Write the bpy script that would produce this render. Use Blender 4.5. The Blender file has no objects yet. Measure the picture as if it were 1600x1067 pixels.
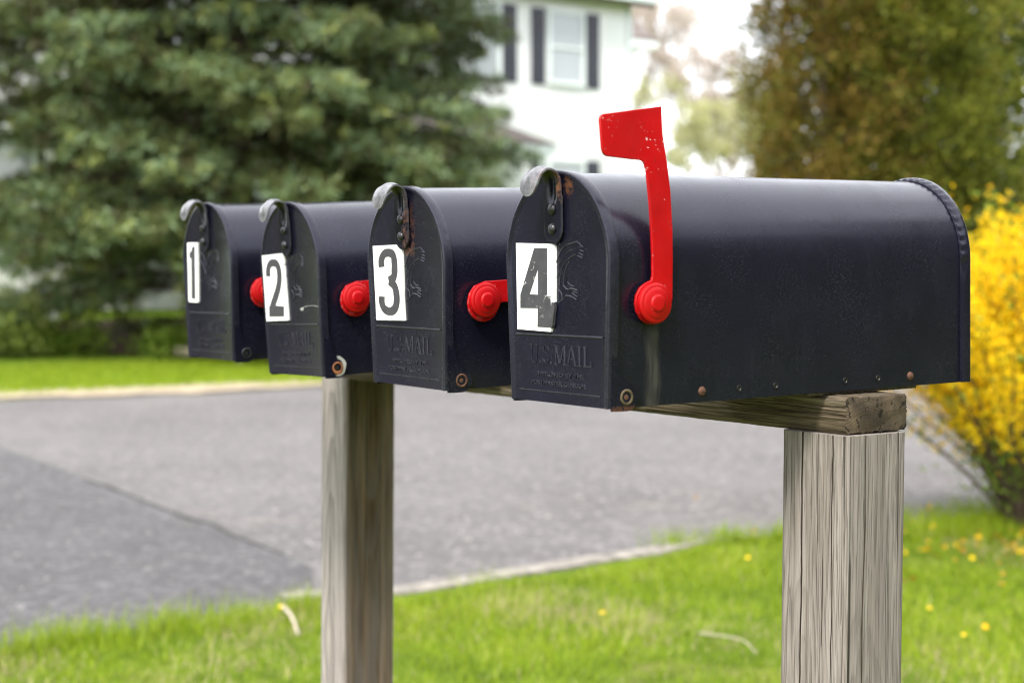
import bpy, math, random
import numpy as np
from mathutils import Vector, Matrix, Euler, geometry

R = math.radians
rng = np.random.default_rng(7)
random.seed(7)
S = bpy.context.scene
COL = S.collection

# ------------------------------------------------------------------ camera
FPX, YAW, PITCH, ROLL = 2342.4, R(56.245), R(2.374), R(-0.167)
CAM = np.array([1.0480, -1.0975, 0.1179])        # origin: near top corner of the rail's end
GZ = -1.10                                        # road level
fwv = np.array([-math.sin(YAW)*math.cos(PITCH), math.cos(YAW)*math.cos(PITCH), -math.sin(PITCH)])
rt0 = np.array([math.cos(YAW), math.sin(YAW), 0.0])
up0 = np.cross(rt0, fwv)
rtv = math.cos(ROLL)*rt0 + math.sin(ROLL)*up0
upv = -math.sin(ROLL)*rt0 + math.cos(ROLL)*up0
cd = bpy.data.cameras.new('camera'); co = bpy.data.objects.new('camera', cd); COL.objects.link(co)
cd.sensor_width = 36.0
cd.lens = FPX*36.0/1600.0
cd.clip_start = 0.05; cd.clip_end = 3000
m = Matrix.Identity(4)
for i in range(3):
    m[i][0], m[i][1], m[i][2], m[i][3] = rtv[i], upv[i], -fwv[i], CAM[i]
co.matrix_world = m
cd.dof.use_dof = True
cd.dof.focus_distance = 1.52
cd.dof.aperture_fstop = 5.2
cd.dof.aperture_blades = 0
S.camera = co

# ------------------------------------------------------------------ world, sun, exposure
SUN_DIR = Vector((0.34, -0.66, 0.90)).normalized()
w = bpy.data.worlds.new('World'); S.world = w; w.use_nodes = True
nt = w.node_tree; nt.nodes.clear()
out = nt.nodes.new('ShaderNodeOutputWorld'); bg = nt.nodes.new('ShaderNodeBackground')
sky = nt.nodes.new('ShaderNodeTexSky'); sky.sky_type = 'NISHITA'; sky.sun_disc = False
sky.sun_elevation = math.asin(SUN_DIR.z); sky.sun_rotation = math.atan2(SUN_DIR.x, SUN_DIR.y)
sky.air_density = 1.0; sky.dust_density = 2.0
tc = nt.nodes.new('ShaderNodeTexCoord'); nz = nt.nodes.new('ShaderNodeTexNoise')
nz.inputs['Scale'].default_value = 2.2; nz.inputs['Detail'].default_value = 5
rp = nt.nodes.new('ShaderNodeMapRange')
rp.inputs[1].default_value = 0.30; rp.inputs[2].default_value = 0.52
rp.inputs[3].default_value = 0.55; rp.inputs[4].default_value = 0.97
mx = nt.nodes.new('ShaderNodeMix'); mx.data_type = 'RGBA'
mx.inputs[7].default_value = (9.5, 9.7, 10.2, 1)
nt.links.new(tc.outputs['Generated'], nz.inputs['Vector']); nt.links.new(nz.outputs['Fac'], rp.inputs[0])
nt.links.new(rp.outputs[0], mx.inputs[0]); nt.links.new(sky.outputs[0], mx.inputs[6])
nt.links.new(mx.outputs[2], bg.inputs[0]); bg.inputs[1].default_value = 0.10
nt.links.new(bg.outputs[0], out.inputs[0])
sl = bpy.data.lights.new('sun', 'SUN'); sl.energy = 1.9; sl.angle = R(12); sl.color = (1.0, 0.95, 0.88)
so = bpy.data.objects.new('sun', sl); COL.objects.link(so)
so.rotation_euler = (-SUN_DIR).to_track_quat('-Z', 'Y').to_euler(); so.location = (0, -5, 8)
S.view_settings.view_transform = 'Standard'; S.view_settings.look = 'None'
S.view_settings.gamma = 1; S.view_settings.exposure = 1.6
S.render.engine = 'CYCLES'; S.cycles.use_denoising = True
S.cycles.filter_width = 1.1; S.cycles.max_bounces = 8; S.cycles.transparent_max_bounces = 8
S.cycles.sample_clamp_indirect = 8

# ------------------------------------------------------------------ helpers
def at(px, py, depth):
    """world point seen at photo pixel (1600 wide) at a given camera depth"""
    d = fwv + rtv*(px-800)/FPX + upv*(533.5-py)/FPX
    return CAM + d*depth

def lateral(px, depth):
    p = at(px, 436, depth); return p[0], p[1]

class MB:
    def __init__(s): s.v = []; s.f = []; s.m = []; s.n = 0
    def add(s, verts, faces, mat=0):
        o = s.n
        s.v.extend([tuple(map(float, q)) for q in verts]); s.n += len(verts)
        for f in faces: s.f.append(tuple(i+o for i in f)); s.m.append(mat)
    def build(s, name, mats, parent=None, smooth=None, loc=None, rot=None):
        me = bpy.data.meshes.new(name); me.from_pydata(s.v, [], s.f)
        if not isinstance(mats, (list, tuple)): mats = [mats]
        for k in mats: me.materials.append(k)
        if len(mats) > 1: me.polygons.foreach_set('material_index', s.m)
        if smooth is not None:
            me.polygons.foreach_set('use_smooth', [True]*len(me.polygons))
            me.set_sharp_from_angle(angle=R(smooth))
        me.update()
        o = bpy.data.objects.new(name, me); COL.objects.link(o)
        if parent: o.parent = parent
        if loc is not None: o.location = loc
        if rot is not None: o.rotation_euler = rot
        return o
    def box(s, lo, hi, mat=0):
        x0, y0, z0 = lo; x1, y1, z1 = hi
        s.add([(x0,y0,z0),(x1,y0,z0),(x1,y1,z0),(x0,y1,z0),(x0,y0,z1),(x1,y0,z1),(x1,y1,z1),(x0,y1,z1)],
              [(0,3,2,1),(4,5,6,7),(0,1,5,4),(1,2,6,5),(2,3,7,6),(3,0,4,7)], mat)
    def loft(s, loops, closed=True, cap0=False, cap1=False, mat=0):
        n = len(loops[0]); vs = [p for l in loops for p in l]; fs = []
        for a in range(len(loops)-1):
            for i in range(n if closed else n-1):
                j = (i+1) % n
                fs.append((a*n+i, a*n+j, (a+1)*n+j, (a+1)*n+i))
        if cap0: fs.append(tuple(range(n))[::-1])
        if cap1: fs.append(tuple((len(loops)-1)*n+i for i in range(n)))
        s.add(vs, fs, mat)
    def tube(s, pts, radii, n=8, mat=0, caps=True):
        pts = [Vector(p) for p in pts]
        if not isinstance(radii, (list, tuple)): radii = [radii]*len(pts)
        loops = []; ref = None
        for i, p in enumerate(pts):
            t = (pts[min(i+1, len(pts)-1)]-pts[max(i-1, 0)]).normalized()
            if ref is None:
                ref = t.orthogonal().normalized()
            ref = (ref - t*ref.dot(t)).normalized(); b = t.cross(ref)
            loops.append([p+(ref*math.cos(a)+b*math.sin(a))*radii[i] for a in (2*math.pi*k/n for k in range(n))])
        s.loft(loops, True, caps, caps, mat)
    def lathe_x(s, prof, cy, cz, n=40, mat=0, rot=None):
        """profile of (x, r) turned about an X-parallel axis through (cy, cz)"""
        loops = [[(x, cy+r*math.cos(a), cz+r*math.sin(a)) for a in (2*math.pi*k/n for k in range(n))] for x, r in prof]
        s.loft(loops, True, False, True, mat)
    def prism(s, outer, holes, fn, mat=0):
        """polygon (u,v) with holes; fn(u,v,top) gives the 3D point; top face and sides"""
        polys = [[Vector((a, b, 0)) for a, b in p] for p in [outer]+holes]
        tri = geometry.tessellate_polygon(polys); flat = [q for p in polys for q in p]
        nn = len(flat)
        vs = [fn(q.x, q.y, True) for q in flat]+[fn(q.x, q.y, False) for q in flat]
        fs = [tuple(t) for t in tri]
        o = 0
        for p in polys:
            k = len(p)
            for i in range(k):
                j = (i+1) % k
                fs.append((o+i, o+j, nn+o+j, nn+o+i))
            o += k
        s.add(vs, fs, mat)

def smooth_path(pts, k=6):
    P = [np.array(p, float) for p in pts]; P = [2*P[0]-P[1]]+P+[2*P[-1]-P[-2]]; o = []
    for i in range(1, len(P)-2):
        for t in np.linspace(0, 1, k, endpoint=False):
            a, b, c, d = P[i-1:i+3]
            o.append(0.5*((2*b)+(-a+c)*t+(2*a-5*b+4*c-d)*t*t+(-a+3*b-3*c+d)*t**3))
    o.append(P[-2]); return o

def ribbon(pts, wid):
    """outline polygon of a stroke through 2D points"""
    P = np.array(pts, float); n = len(P)
    wid = np.interp(np.linspace(0, 1, n), np.linspace(0, 1, len(wid)), wid) if hasattr(wid, '__len__') else np.full(n, wid)
    T = np.gradient(P, axis=0); T /= np.linalg.norm(T, axis=1)[:, None]+1e-12
    N = np.stack([-T[:, 1], T[:, 0]], -1)
    a = P+N*wid[:, None]/2; b = P-N*wid[:, None]/2
    return [tuple(q) for q in a]+[tuple(q) for q in b[::-1]]

def empty(name, loc=(0,0,0), rot=(0,0,0), label=None, cat=None, group=None):
    o = bpy.data.objects.new(name, None); COL.objects.link(o); o.location = loc; o.rotation_euler = rot
    o.empty_display_size = 0.1
    return tag(o, label, cat, group)

def tag(o, label=None, cat=None, group=None, kind=None):
    if label: o['label'] = label
    if cat: o['category'] = cat
    if group: o['group'] = group
    if kind: o['kind'] = kind
    return o

# ------------------------------------------------------------------ material helpers
class MT:
    def __init__(s, name):
        s.m = bpy.data.materials.new(name); s.m.use_nodes = True
        s.t = s.m.node_tree; s.b = s.t.nodes['Principled BSDF']
        s.tc = s.t.nodes.new('ShaderNodeTexCoord')
    def n(s, kind): return s.t.nodes.new(kind)
    def l(s, a, b): s.t.links.new(a, b)
    def coords(s, scale=(1,1,1), loc=(0,0,0), which='Object', rot=(0,0,0)):
        mp = s.n('ShaderNodeMapping'); mp.inputs['Scale'].default_value = scale
        mp.inputs['Location'].default_value = loc; mp.inputs['Rotation'].default_value = rot
        s.l(s.tc.outputs[which], mp.inputs['Vector']); return mp.outputs[0]
    def noise(s, vec, scale, detail=4, rough=.55, dist=0):
        k = s.n('ShaderNodeTexNoise'); k.inputs['Scale'].default_value = scale; k.inputs['Detail'].default_value = detail
        k.inputs['Roughness'].default_value = rough; k.inputs['Distortion'].default_value = dist
        s.l(vec, k.inputs['Vector']); return k.outputs['Fac']
    def vor(s, vec, scale, feature='F1', out='Distance'):
        k = s.n('ShaderNodeTexVoronoi'); k.inputs['Scale'].default_value = scale; k.feature = feature
        s.l(vec, k.inputs['Vector']); return k.outputs[out]
    def ramp(s, fac, stops, interp='LINEAR'):
        k = s.n('ShaderNodeValToRGB'); k.color_ramp.interpolation = interp
        e = k.color_ramp.elements
        while len(e) > 1: e.remove(e[-1])
        for i, (p, c) in enumerate(stops):
            q = e[0] if i == 0 else e.new(p)
            q.position = p; q.color = (*c, 1) if len(c) == 3 else c
        s.l(fac, k.inputs[0]); return k.outputs[0]
    def mrange(s, v, a, b, c=0., d=1.):
        k = s.n('ShaderNodeMapRange'); s.l(v, k.inputs[0])
        for i, x in enumerate((a, b, c, d)): k.inputs[i+1].default_value = x
        return k.outputs[0]
    def math(s, op, a, b=None):
        k = s.n('ShaderNodeMath'); k.operation = op
        for i, x in enumerate((a, b)):
            if x is None: continue
            if isinstance(x, (int, float)): k.inputs[i].default_value = x
            else: s.l(x, k.inputs[i])
        return k.outputs[0]
    def mix(s, fac, a, b, mode='MIX'):
        k = s.n('ShaderNodeMix'); k.data_type = 'RGBA'; k.blend_type = mode
        for i, x in ((0, fac), (6, a), (7, b)):
            if isinstance(x, (int, float)): k.inputs[i].default_value = x
            elif isinstance(x, tuple): k.inputs[i].default_value = (*x, 1)
            else: s.l(x, k.inputs[i])
        return k.outputs[2]
    def sep(s, vec):
        k = s.n('ShaderNodeSeparateXYZ'); s.l(vec, k.inputs[0]); return k.outputs
    def bump(s, h, strength=.3, dist=.001):
        k = s.n('ShaderNodeBump'); k.inputs['Strength'].default_value = strength; k.inputs['Distance'].default_value = dist
        s.l(h, k.inputs['Height']); s.l(k.outputs[0], s.b.inputs['Normal'])
    def set(s, **kw):
        names = dict(color='Base Color', rough='Roughness', metal='Metallic', spec='Specular IOR Level', coat='Coat Weight')
        for k, v in kw.items():
            i = s.b.inputs[names[k]]
            if isinstance(v, (int, float)): i.default_value = v
            elif isinstance(v, tuple): i.default_value = (*v, 1)
            else: s.l(v, i)
        return s.m

def simple(name, col, rough=.6, metal=0., var=.15, scale=8):
    t = MT(name); f = t.noise(t.coords(), scale)
    lo = tuple(c*(1-var) for c in col); hi = tuple(min(1, c*(1+var)) for c in col)
    return t.set(color=t.ramp(f, [(.3, lo), (.7, hi)]), rough=rough, metal=metal)

def paint(name, rust=None, streak=None, dust=.5, seed=0., wear_and_glint=0., tip=False, spec=.44):
    """black satin enamel on sheet steel: dust specks, faint brushing, optional rust and a run of dirt"""
    t = MT(name); v = t.coords(loc=(seed, seed*1.7, seed*.3)); o = t.sep(t.tc.outputs['Object'])
    base = t.ramp(t.noise(v, 14, 6, .65), [(.3, (.0042, .0040, .0100)), (.7, (.0066, .0062, .0148))])
    br = t.noise(t.coords(scale=(60, 60, 2.2), loc=(seed, 0, 0)), 9, 3)
    base = t.mix(t.mrange(br, .55, .8, 0, .35), base, (.017, .018, .027))
    sp = t.vor(v, 560); d = t.noise(v, 22, 4)
    spk = t.math('MULTIPLY', t.mrange(sp, .26, .14), t.mrange(d, .40, .66, 0, dust))
    base = t.mix(spk, base, (.085, .085, .10))
    sp2 = t.vor(t.coords(loc=(seed+3, 1, 2)), 95)
    base = t.mix(t.mrange(sp2, .055, .03, 0, .55*dust), base, (.13, .12, .12))
    rough = t.mrange(t.noise(v, 30, 5), .3, .7, .21, .30)
    if streak:
        y0, y1, ztop = streak
        wob = t.math('MULTIPLY', t.math('SUBTRACT', t.noise(t.coords(scale=(1, 1, .35)), 60, 3), .5), .010)
        yy = t.math('ADD', o[1], wob)
        a = t.math('MULTIPLY', t.mrange(yy, y0-.003, y0+.004), t.mrange(yy, y1+.003, y1-.002))
        k = t.math('MULTIPLY', a, t.mrange(o[2], ztop, ztop-.012))
        k = t.math('MULTIPLY', k, t.mrange(t.noise(t.coords(scale=(1, 1, .15)), 240, 3), .3, .65, .1, .55))
        k = t.math('MULTIPLY', k, t.mrange(o[0], 0.0, 0.02))
        base = t.mix(k, base, (.060, .056, .043)); rough = t.mix(k, rough, (.7, .7, .7))
    if rust:
        for (rx, rz, rr, amt) in rust:
            dx = t.math('DIVIDE', t.math('SUBTRACT', o[0], rx), rr[0]); dz = t.math('DIVIDE', t.math('SUBTRACT', o[2], rz), rr[1])
            dd = t.math('ADD', t.math('MULTIPLY', dx, dx), t.math('MULTIPLY', dz, dz))
            k = t.math('MULTIPLY', t.mrange(dd, 1.0, .2), t.mrange(t.noise(v, 170, 5, .7), .44, .60, 0, amt))
            base = t.mix(k, base, t.ramp(t.noise(v, 300, 3), [(.35, (.075, .028, .012)), (.65, (.20, .075, .022))]))
            rough = t.mix(k, rough, (.85, .85, .85))
    if wear_and_glint:                                   # raised edges lightened: rubbed paint, and the rim highlight painted in
        g = t.n('ShaderNodeNewGeometry'); k = t.math('MULTIPLY', t.mrange(g.outputs['Pointiness'], .515, .60, 0, wear_and_glint), t.mrange(t.noise(v, 120, 4), .3, .6, .4, 1))
        base = t.mix(k, base, (.095, .095, .108))
    if tip:                                    # curl of the latch worn to bare grey steel
        k = t.math('MULTIPLY', t.mrange(o[1], -.006, -.016), t.mrange(t.noise(v, 60, 5, .7), .36, .56, .35, .95))
        base = t.mix(k, base, (.17, .17, .18)); rough = t.mix(k, rough, (.26, .26, .26))
    t.bump(t.math('ADD', t.noise(v, 260, 3), t.math('MULTIPLY', t.noise(v, 900, 2), .6)), .08, .0006)
    t.b.inputs['Specular Tint'].default_value = (.90, .89, 1, 1)
    return t.set(color=base, rough=rough, spec=spec)

def wood(name, axis, lo, mid, hi, seed=0., dark=.75, face=None, pith=None, ring=.0042, ringamt=.3):
    """weathered timber with grain running along the given axis; face = (axis, lo, mid, hi) for a side weathered browner, with shade painted in"""
    t = MT(name)
    def st(k, loc): return t.coords(scale=tuple(k if i == axis else 1. for i in range(3)), loc=(loc, loc*1.3, loc*.7))
    wv = t.noise(st(.10, seed+20), 9, 3)                                     # grain lines wander a little
    def grain(k, loc, sc, det, r_=.55):
        v = st(k, loc); a = t.n('ShaderNodeVectorMath'); a.operation = 'ADD'; m_ = t.math('MULTIPLY', wv, .020)
        c = t.n('ShaderNodeCombineXYZ')
        for i in range(3):
            if i != axis: t.l(m_, c.inputs[i])
        t.l(v, a.inputs[0]); t.l(c.outputs[0], a.inputs[1]); return t.noise(a.outputs[0], sc, det, r_)
    a = grain(.022, seed, 330, 6, .65); b = grain(.03, seed+3, 75, 3)
    broad = t.noise(st(.25, seed+6), 9, 4)
    f = t.math('ADD', t.math('MULTIPLY', a, .6), t.math('MULTIPLY', b, .4))
    c = t.ramp(f, [(.36, lo), (.49, mid), (.62, hi)])
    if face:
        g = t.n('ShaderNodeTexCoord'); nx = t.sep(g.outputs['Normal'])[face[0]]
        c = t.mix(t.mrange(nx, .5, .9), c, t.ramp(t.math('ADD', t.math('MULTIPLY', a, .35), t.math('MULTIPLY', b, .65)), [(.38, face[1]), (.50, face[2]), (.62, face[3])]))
    c = t.mix(t.mrange(broad, .42, .66, 0, .4), c, tuple(x*.8 for x in mid))
    if pith:                                                                  # annual rings about a wandering heart line
        o = t.sep(t.tc.outputs['Object']); pa = [i for i in range(3) if i != axis]; sq = []
        for n_, i in enumerate(pa):
            wz = t.noise(t.coords(scale=tuple(1. if q == axis else 0. for q in range(3)), loc=(seed*3+n_*7, seed+n_, n_*5.)), 1.7, 2, .5)
            dd = t.math('SUBTRACT', o[i], t.math('ADD', t.math('MULTIPLY', t.math('SUBTRACT', wz, .5), .085), pith[n_])); sq.append(t.math('MULTIPLY', dd, dd))
        rr = t.math('ADD', t.math('SQRT', t.math('ADD', sq[0], sq[1])), t.math('MULTIPLY', t.noise(st(.12, seed+11), 26, 4), .005))
        fr = t.math('FRACT', t.math('DIVIDE', rr, ring)); band = t.math('MULTIPLY', t.mrange(fr, .25, .88), t.mrange(fr, 1., .9))
        c = t.mix(t.math('MULTIPLY', band, ringamt), c, tuple(x*.55 for x in lo))
    fine = grain(.012, seed+5, 760, 2, .5)
    c = t.mix(t.mrange(fine, .55, .60, 0, dark), c, tuple(x*.42 for x in lo))
    ck = grain(.010, seed+9, 260, 2, .4)
    c = t.mix(t.mrange(ck, .655, .685, 0, .9), c, tuple(x*.20 for x in lo))
    if pith: f = t.math('SUBTRACT', f, t.math('MULTIPLY', band, .4))
    h = t.math('SUBTRACT', t.math('MULTIPLY', f, .6), t.math('ADD', t.mrange(fine, .56, .70, 0, .6), t.mrange(ck, .64, .69, 0, 1.)))
    t.bump(h, .5, .0016)
    return t.set(color=c, rough=.9, spec=.2)

def end_grain(name):
    t = MT(name); v = t.coords(scale=(.1, 1, 1)); o = t.sep(t.tc.outputs['Object'])
    n = t.noise(v, 45, 5)
    dy = t.math('SUBTRACT', o[1], .030); dz = t.math('SUBTRACT', o[2], -.060)
    r = t.math('SQRT', t.math('ADD', t.math('MULTIPLY', dy, dy), t.math('MULTIPLY', dz, dz)))
    r = t.math('ADD', r, t.math('MULTIPLY', n, .006))
    ring = t.math('SINE', t.math('MULTIPLY', r, 1900.))
    c = t.ramp(t.noise(v, 28, 6, .7), [(.33, (.030, .023, .016)), (.5, (.068, .050, .034)), (.68, (.125, .090, .058))])
    c = t.mix(t.mrange(ring, .2, 1., 0, .30), c, (.022, .018, .013))
    ang = t.math('ARCTAN2', dz, dy)
    cb = t.n('ShaderNodeCombineXYZ'); t.l(t.math('MULTIPLY', ang, 1.), cb.inputs[0]); t.l(t.math('MULTIPLY', r, 9.), cb.inputs[1])
    rad = t.noise(cb.outputs[0], 7.5, 3, .6)                                  # radial drying checks
    cr = t.mrange(rad, .62, .57)
    c = t.mix(t.mrange(rad, .58, .64, 0, .9), c, (.010, .008, .006))
    fl = t.noise(v, 160, 4, .8)
    c = t.mix(t.mrange(fl, .62, .76, 0, .5), c, (.22, .18, .13))
    t.bump(t.math('ADD', t.noise(v, 120, 6, .75), cr), .5, .0014)
    return t.set(color=c, rough=.92, spec=.2)

def foliage(name, stops, transl=.25, rough=.65, spec=.25):
    """leaf material: colour from a per-leaf 'tint' value; lets some light through"""
    t = MT(name); a = t.n('ShaderNodeAttribute'); a.attribute_name = 'tint'
    c = t.ramp(a.outputs['Fac'], stops)
    t.set(color=c, rough=rough, spec=spec)
    tr = t.n('ShaderNodeBsdfTranslucent'); t.l(c, tr.inputs[0])
    ms = t.n('ShaderNodeMixShader'); ms.inputs[0].default_value = transl
    t.l(t.b.outputs[0], ms.inputs[1]); t.l(tr.outputs[0], ms.inputs[2])
    t.l(ms.outputs[0], t.t.nodes['Material Output'].inputs[0])
    return t.m

def red_paint(name, chips=.5, scr=True):
    t = MT(name); v = t.coords()
    c = t.ramp(t.noise(v, 25, 5), [(.3, (.31, .0010, .0025)), (.7, (.41, .0020, .0040))])
    n1 = t.noise(v, 320, 4, .7); n2 = t.noise(v, 26, 3)
    k = t.math('MULTIPLY', t.mrange(n1, .64, .68), t.mrange(n2, .50, .62, 0, chips))
    if scr:
        sc = t.noise(t.coords(scale=(1, .25, 1), rot=(.7, 0, 0)), 210, 3)
        k = t.math('MAXIMUM', k, t.math('MULTIPLY', t.mrange(sc, .715, .735), chips))
    c = t.mix(k, c, (.72, .60, .58))
    g = t.n('ShaderNodeNewGeometry'); k2 = t.math('MULTIPLY', t.mrange(g.outputs['Pointiness'], .56, .66), t.mrange(t.noise(v, 150, 4, .7), .50, .56, 0, chips*.8))
    c = t.mix(k2, c, (.60, .45, .43))
    dk = t.noise(t.coords(loc=(4, 4, 4)), 190, 4); c = t.mix(t.mrange(dk, .66, .72, 0, .55), c, (.16, .012, .012))
    t.bump(t.noise(v, 200, 3), .08, .0006)
    return t.set(color=c, rough=t.mrange(t.noise(v, 40), .3, .7, .30, .48), spec=.25)

# ------------------------------------------------------------------ large structure: ground and road
def hill(x, y):
    """height of the ground beyond the road: rises gently towards the house"""
    d = np.clip((-x-19.0)/14.0, 0, 1)
    return GZ + 0.03 + 0.75*(3*d*d-2*d**3)

def sheet(name, outline, z, mat, sub=None):
    mb = MB(); mb.prism(outline, [], lambda u, v, top: (u, v, z if top else z-.02))
    return mb.build(name, mat)

def wobble(pts, amp, step, seed):
    """a polyline resampled with a natural wavering"""
    r = np.random.default_rng(seed); o = []
    for a, b in zip(pts[:-1], pts[1:]):
        a = np.array(a); b = np.array(b); n = max(1, int(np.linalg.norm(b-a)/step))
        for i in range(n):
            q = a+(b-a)*i/n; o.append((q[0]+r.normal(0, amp), q[1]+r.normal(0, amp)))
    o.append(tuple(pts[-1])); return o

def soil_mat():
    t = MT('soil'); v = t.coords()
    return t.set(color=t.ramp(t.noise(v, 6, 6), [(.3, (.045, .032, .018)), (.7, (.11, .08, .05))]), rough=.95)
def turf_mat(name, lo, mid, hi, straw=.25):
    t = MT(name); v = t.coords()
    c = t.ramp(t.noise(v, 3.2, 7, .68), [(.30, lo), (.5, mid), (.70, hi)])
    s = t.noise(t.coords(loc=(5, 3, 0)), 2.1, 5, .6)
    c = t.mix(t.mrange(s, .54, .70, 0, straw), c, (.26, .22, .09))
    f = t.noise(v, 70, 4, .7); c = t.mix(t.mrange(f, .5, .72, 0, .5), c, tuple(x*.4 for x in lo))
    t.bump(f, .8, .03)
    return t.set(color=c, rough=.95, spec=.1)
def asphalt(name, lo, hi, fleck, seed=0):
    t = MT(name); v = t.coords(loc=(seed, seed, 0))
    c = t.ramp(t.noise(v, .7, 8, .72), [(.36, lo), (.64, hi)])
    g = t.noise(v, 38, 6, .8); c = t.mix(t.mrange(g, .40, .60, .55, 0), c, tuple(x*.42 for x in lo))
    g2 = t.noise(t.coords(loc=(seed, 3, 1)), 17, 5, .75); c = t.mix(t.mrange(g2, .50, .66, 0, .55), c, tuple(x*1.75 for x in hi))
    sp = t.vor(v, 13); sel = t.noise(v, 4, 3)
    c = t.mix(t.math('MULTIPLY', t.mrange(sp, .15, .10), t.mrange(sel, .46, .58, 0, fleck)), c, (.72, .68, .62))
    st = t.noise(t.coords(loc=(seed+2, 9, 0)), 3.2, 6, .75); c = t.mix(t.mrange(st, .56, .70, 0, .5), c, tuple(x*.6 for x in lo))
    sd = t.noise(t.coords(loc=(seed+4, 2, 0)), 1.1, 6, .7); c = t.mix(t.mrange(sd, .58, .72, 0, .4), c, (.23, .205, .18))
    t.bump(t.math('ADD', g, g2), 1., .012)
    return t.set(color=c, rough=.92, spec=.25)

M_soil = soil_mat()
M_lawn = turf_mat('lawn_turf', (.060, .095, .008), (.115, .175, .012), (.19, .245, .024), .6)
M_far = turf_mat('far_turf', (.075, .135, .010), (.110, .180, .012), (.16, .23, .018), .18)

mb = MB(); n = 60
xs = -14.4-np.concatenate([np.linspace(0, 30, 40), np.geomspace(31, 900, 20)]); ys = np.concatenate([-np.geomspace(8, 700, 14)[::-1], np.linspace(-7.5, 60, 50), np.geomspace(62, 900, 14)])
V = []; F = []
for i, x in enumerate(xs):
    for j, y in enumerate(ys):
        xx = x + (rng.normal(0, .07) if i == 0 else 0)
        V.append((xx, y, float(hill(x, y)) + (0 if i else -.02)))
for i in range(len(xs)-1):
    for j in range(len(ys)-1):
        a = i*len(ys)+j; F.append((a, a+1, a+len(ys)+1, a+len(ys)))
mb.add(V, F); far_lawn = mb.build('far_lawn', M_far, smooth=60); tag(far_lawn, kind='structure')

g = MB(); g.box((-16, -800, GZ-.6), (800, 900, GZ-.030)); g = g.build('ground', M_soil); tag(g, kind='structure')
road = sheet('road', [(-14.9, -60), (-3.9, -60), (-3.9, 1.9), (-3.5, 6.5), (-3.3, 9), (-3.2, 60), (-14.9, 60)], GZ,
             asphalt('worn_asphalt', (.138, .130, .128), (.190, .180, .176), .9)); tag(road, kind='structure')
edge = wobble([(-4.70, 1.72), (-5.6, 1.75), (-7.33, 1.80), (-10.1, 1.86), (-14.6, 1.95)], .009, .25, 3)
drive = sheet('driveway', edge+[(-14.6, -30), (-3.6, -30), (-3.7, .3), (-3.8, 1.30)], GZ+.006, asphalt('dark_asphalt', (.096, .092, .094), (.138, .133, .136), .45, 5)); tag(drive, kind='structure')
seam = MB(); r5 = np.random.default_rng(5)
sp = [(x, y-.012) for x, y in edge[1:13]]
seam.prism(ribbon(sp, list(np.clip(.016+r5.normal(0, .007, 12), .004, .03))), [], lambda u, v, top: (u, v, GZ+(.011 if top else .002)))
tag(seam.build('road_seam', asphalt('seam_tar', (.050, .048, .048), (.075, .072, .070), .2, 9)), kind='structure')
verge = wobble([(-14.25, -20), (-14.45, 3.0), (-14.15, 5.2), (-14.35, 6.8)], .10, .5, 8)
tag(sheet('sand_verge', verge+[(-15.2, 6.9), (-15.5, 3), (-15.3, -20)], GZ+.033,
          simple('pale_sand', (.34, .28, .19), .95, var=.3, scale=5)), kind='structure')
lawn_edge = wobble([(-3.75, -14), (-3.88, .3), (-3.92, 1.29), (-3.93, 1.73), (-4.03, 3.0), (-4.14, 3.33), (-4.02, 3.77), (-3.66, 4.3), (-3.6, 6.2), (-3.55, 9), (-3.5, 60)], .022, .16, 4)
lawn = sheet('lawn', lawn_edge+[(60, 60), (60, -60), (-4.15, -60)], GZ+.012, M_lawn); tag(lawn, kind='structure')
kb = MB()
kl = wobble([(-4.14, 1.30), (-3.99, 1.72), (-4.03, 2.4), (-4.08, 3.0), (-4.17, 3.36), (-4.12, 3.75)], .012, .2, 6)
kb.prism(ribbon(kl, .13), [], lambda u, v, top: (u, v, GZ+(.022 if top else -.05)))
tag(kb.build('kerb', simple('pale_kerb_stone', (.20, .18, .155), .9, var=.55, scale=14)), kind='structure')

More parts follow.
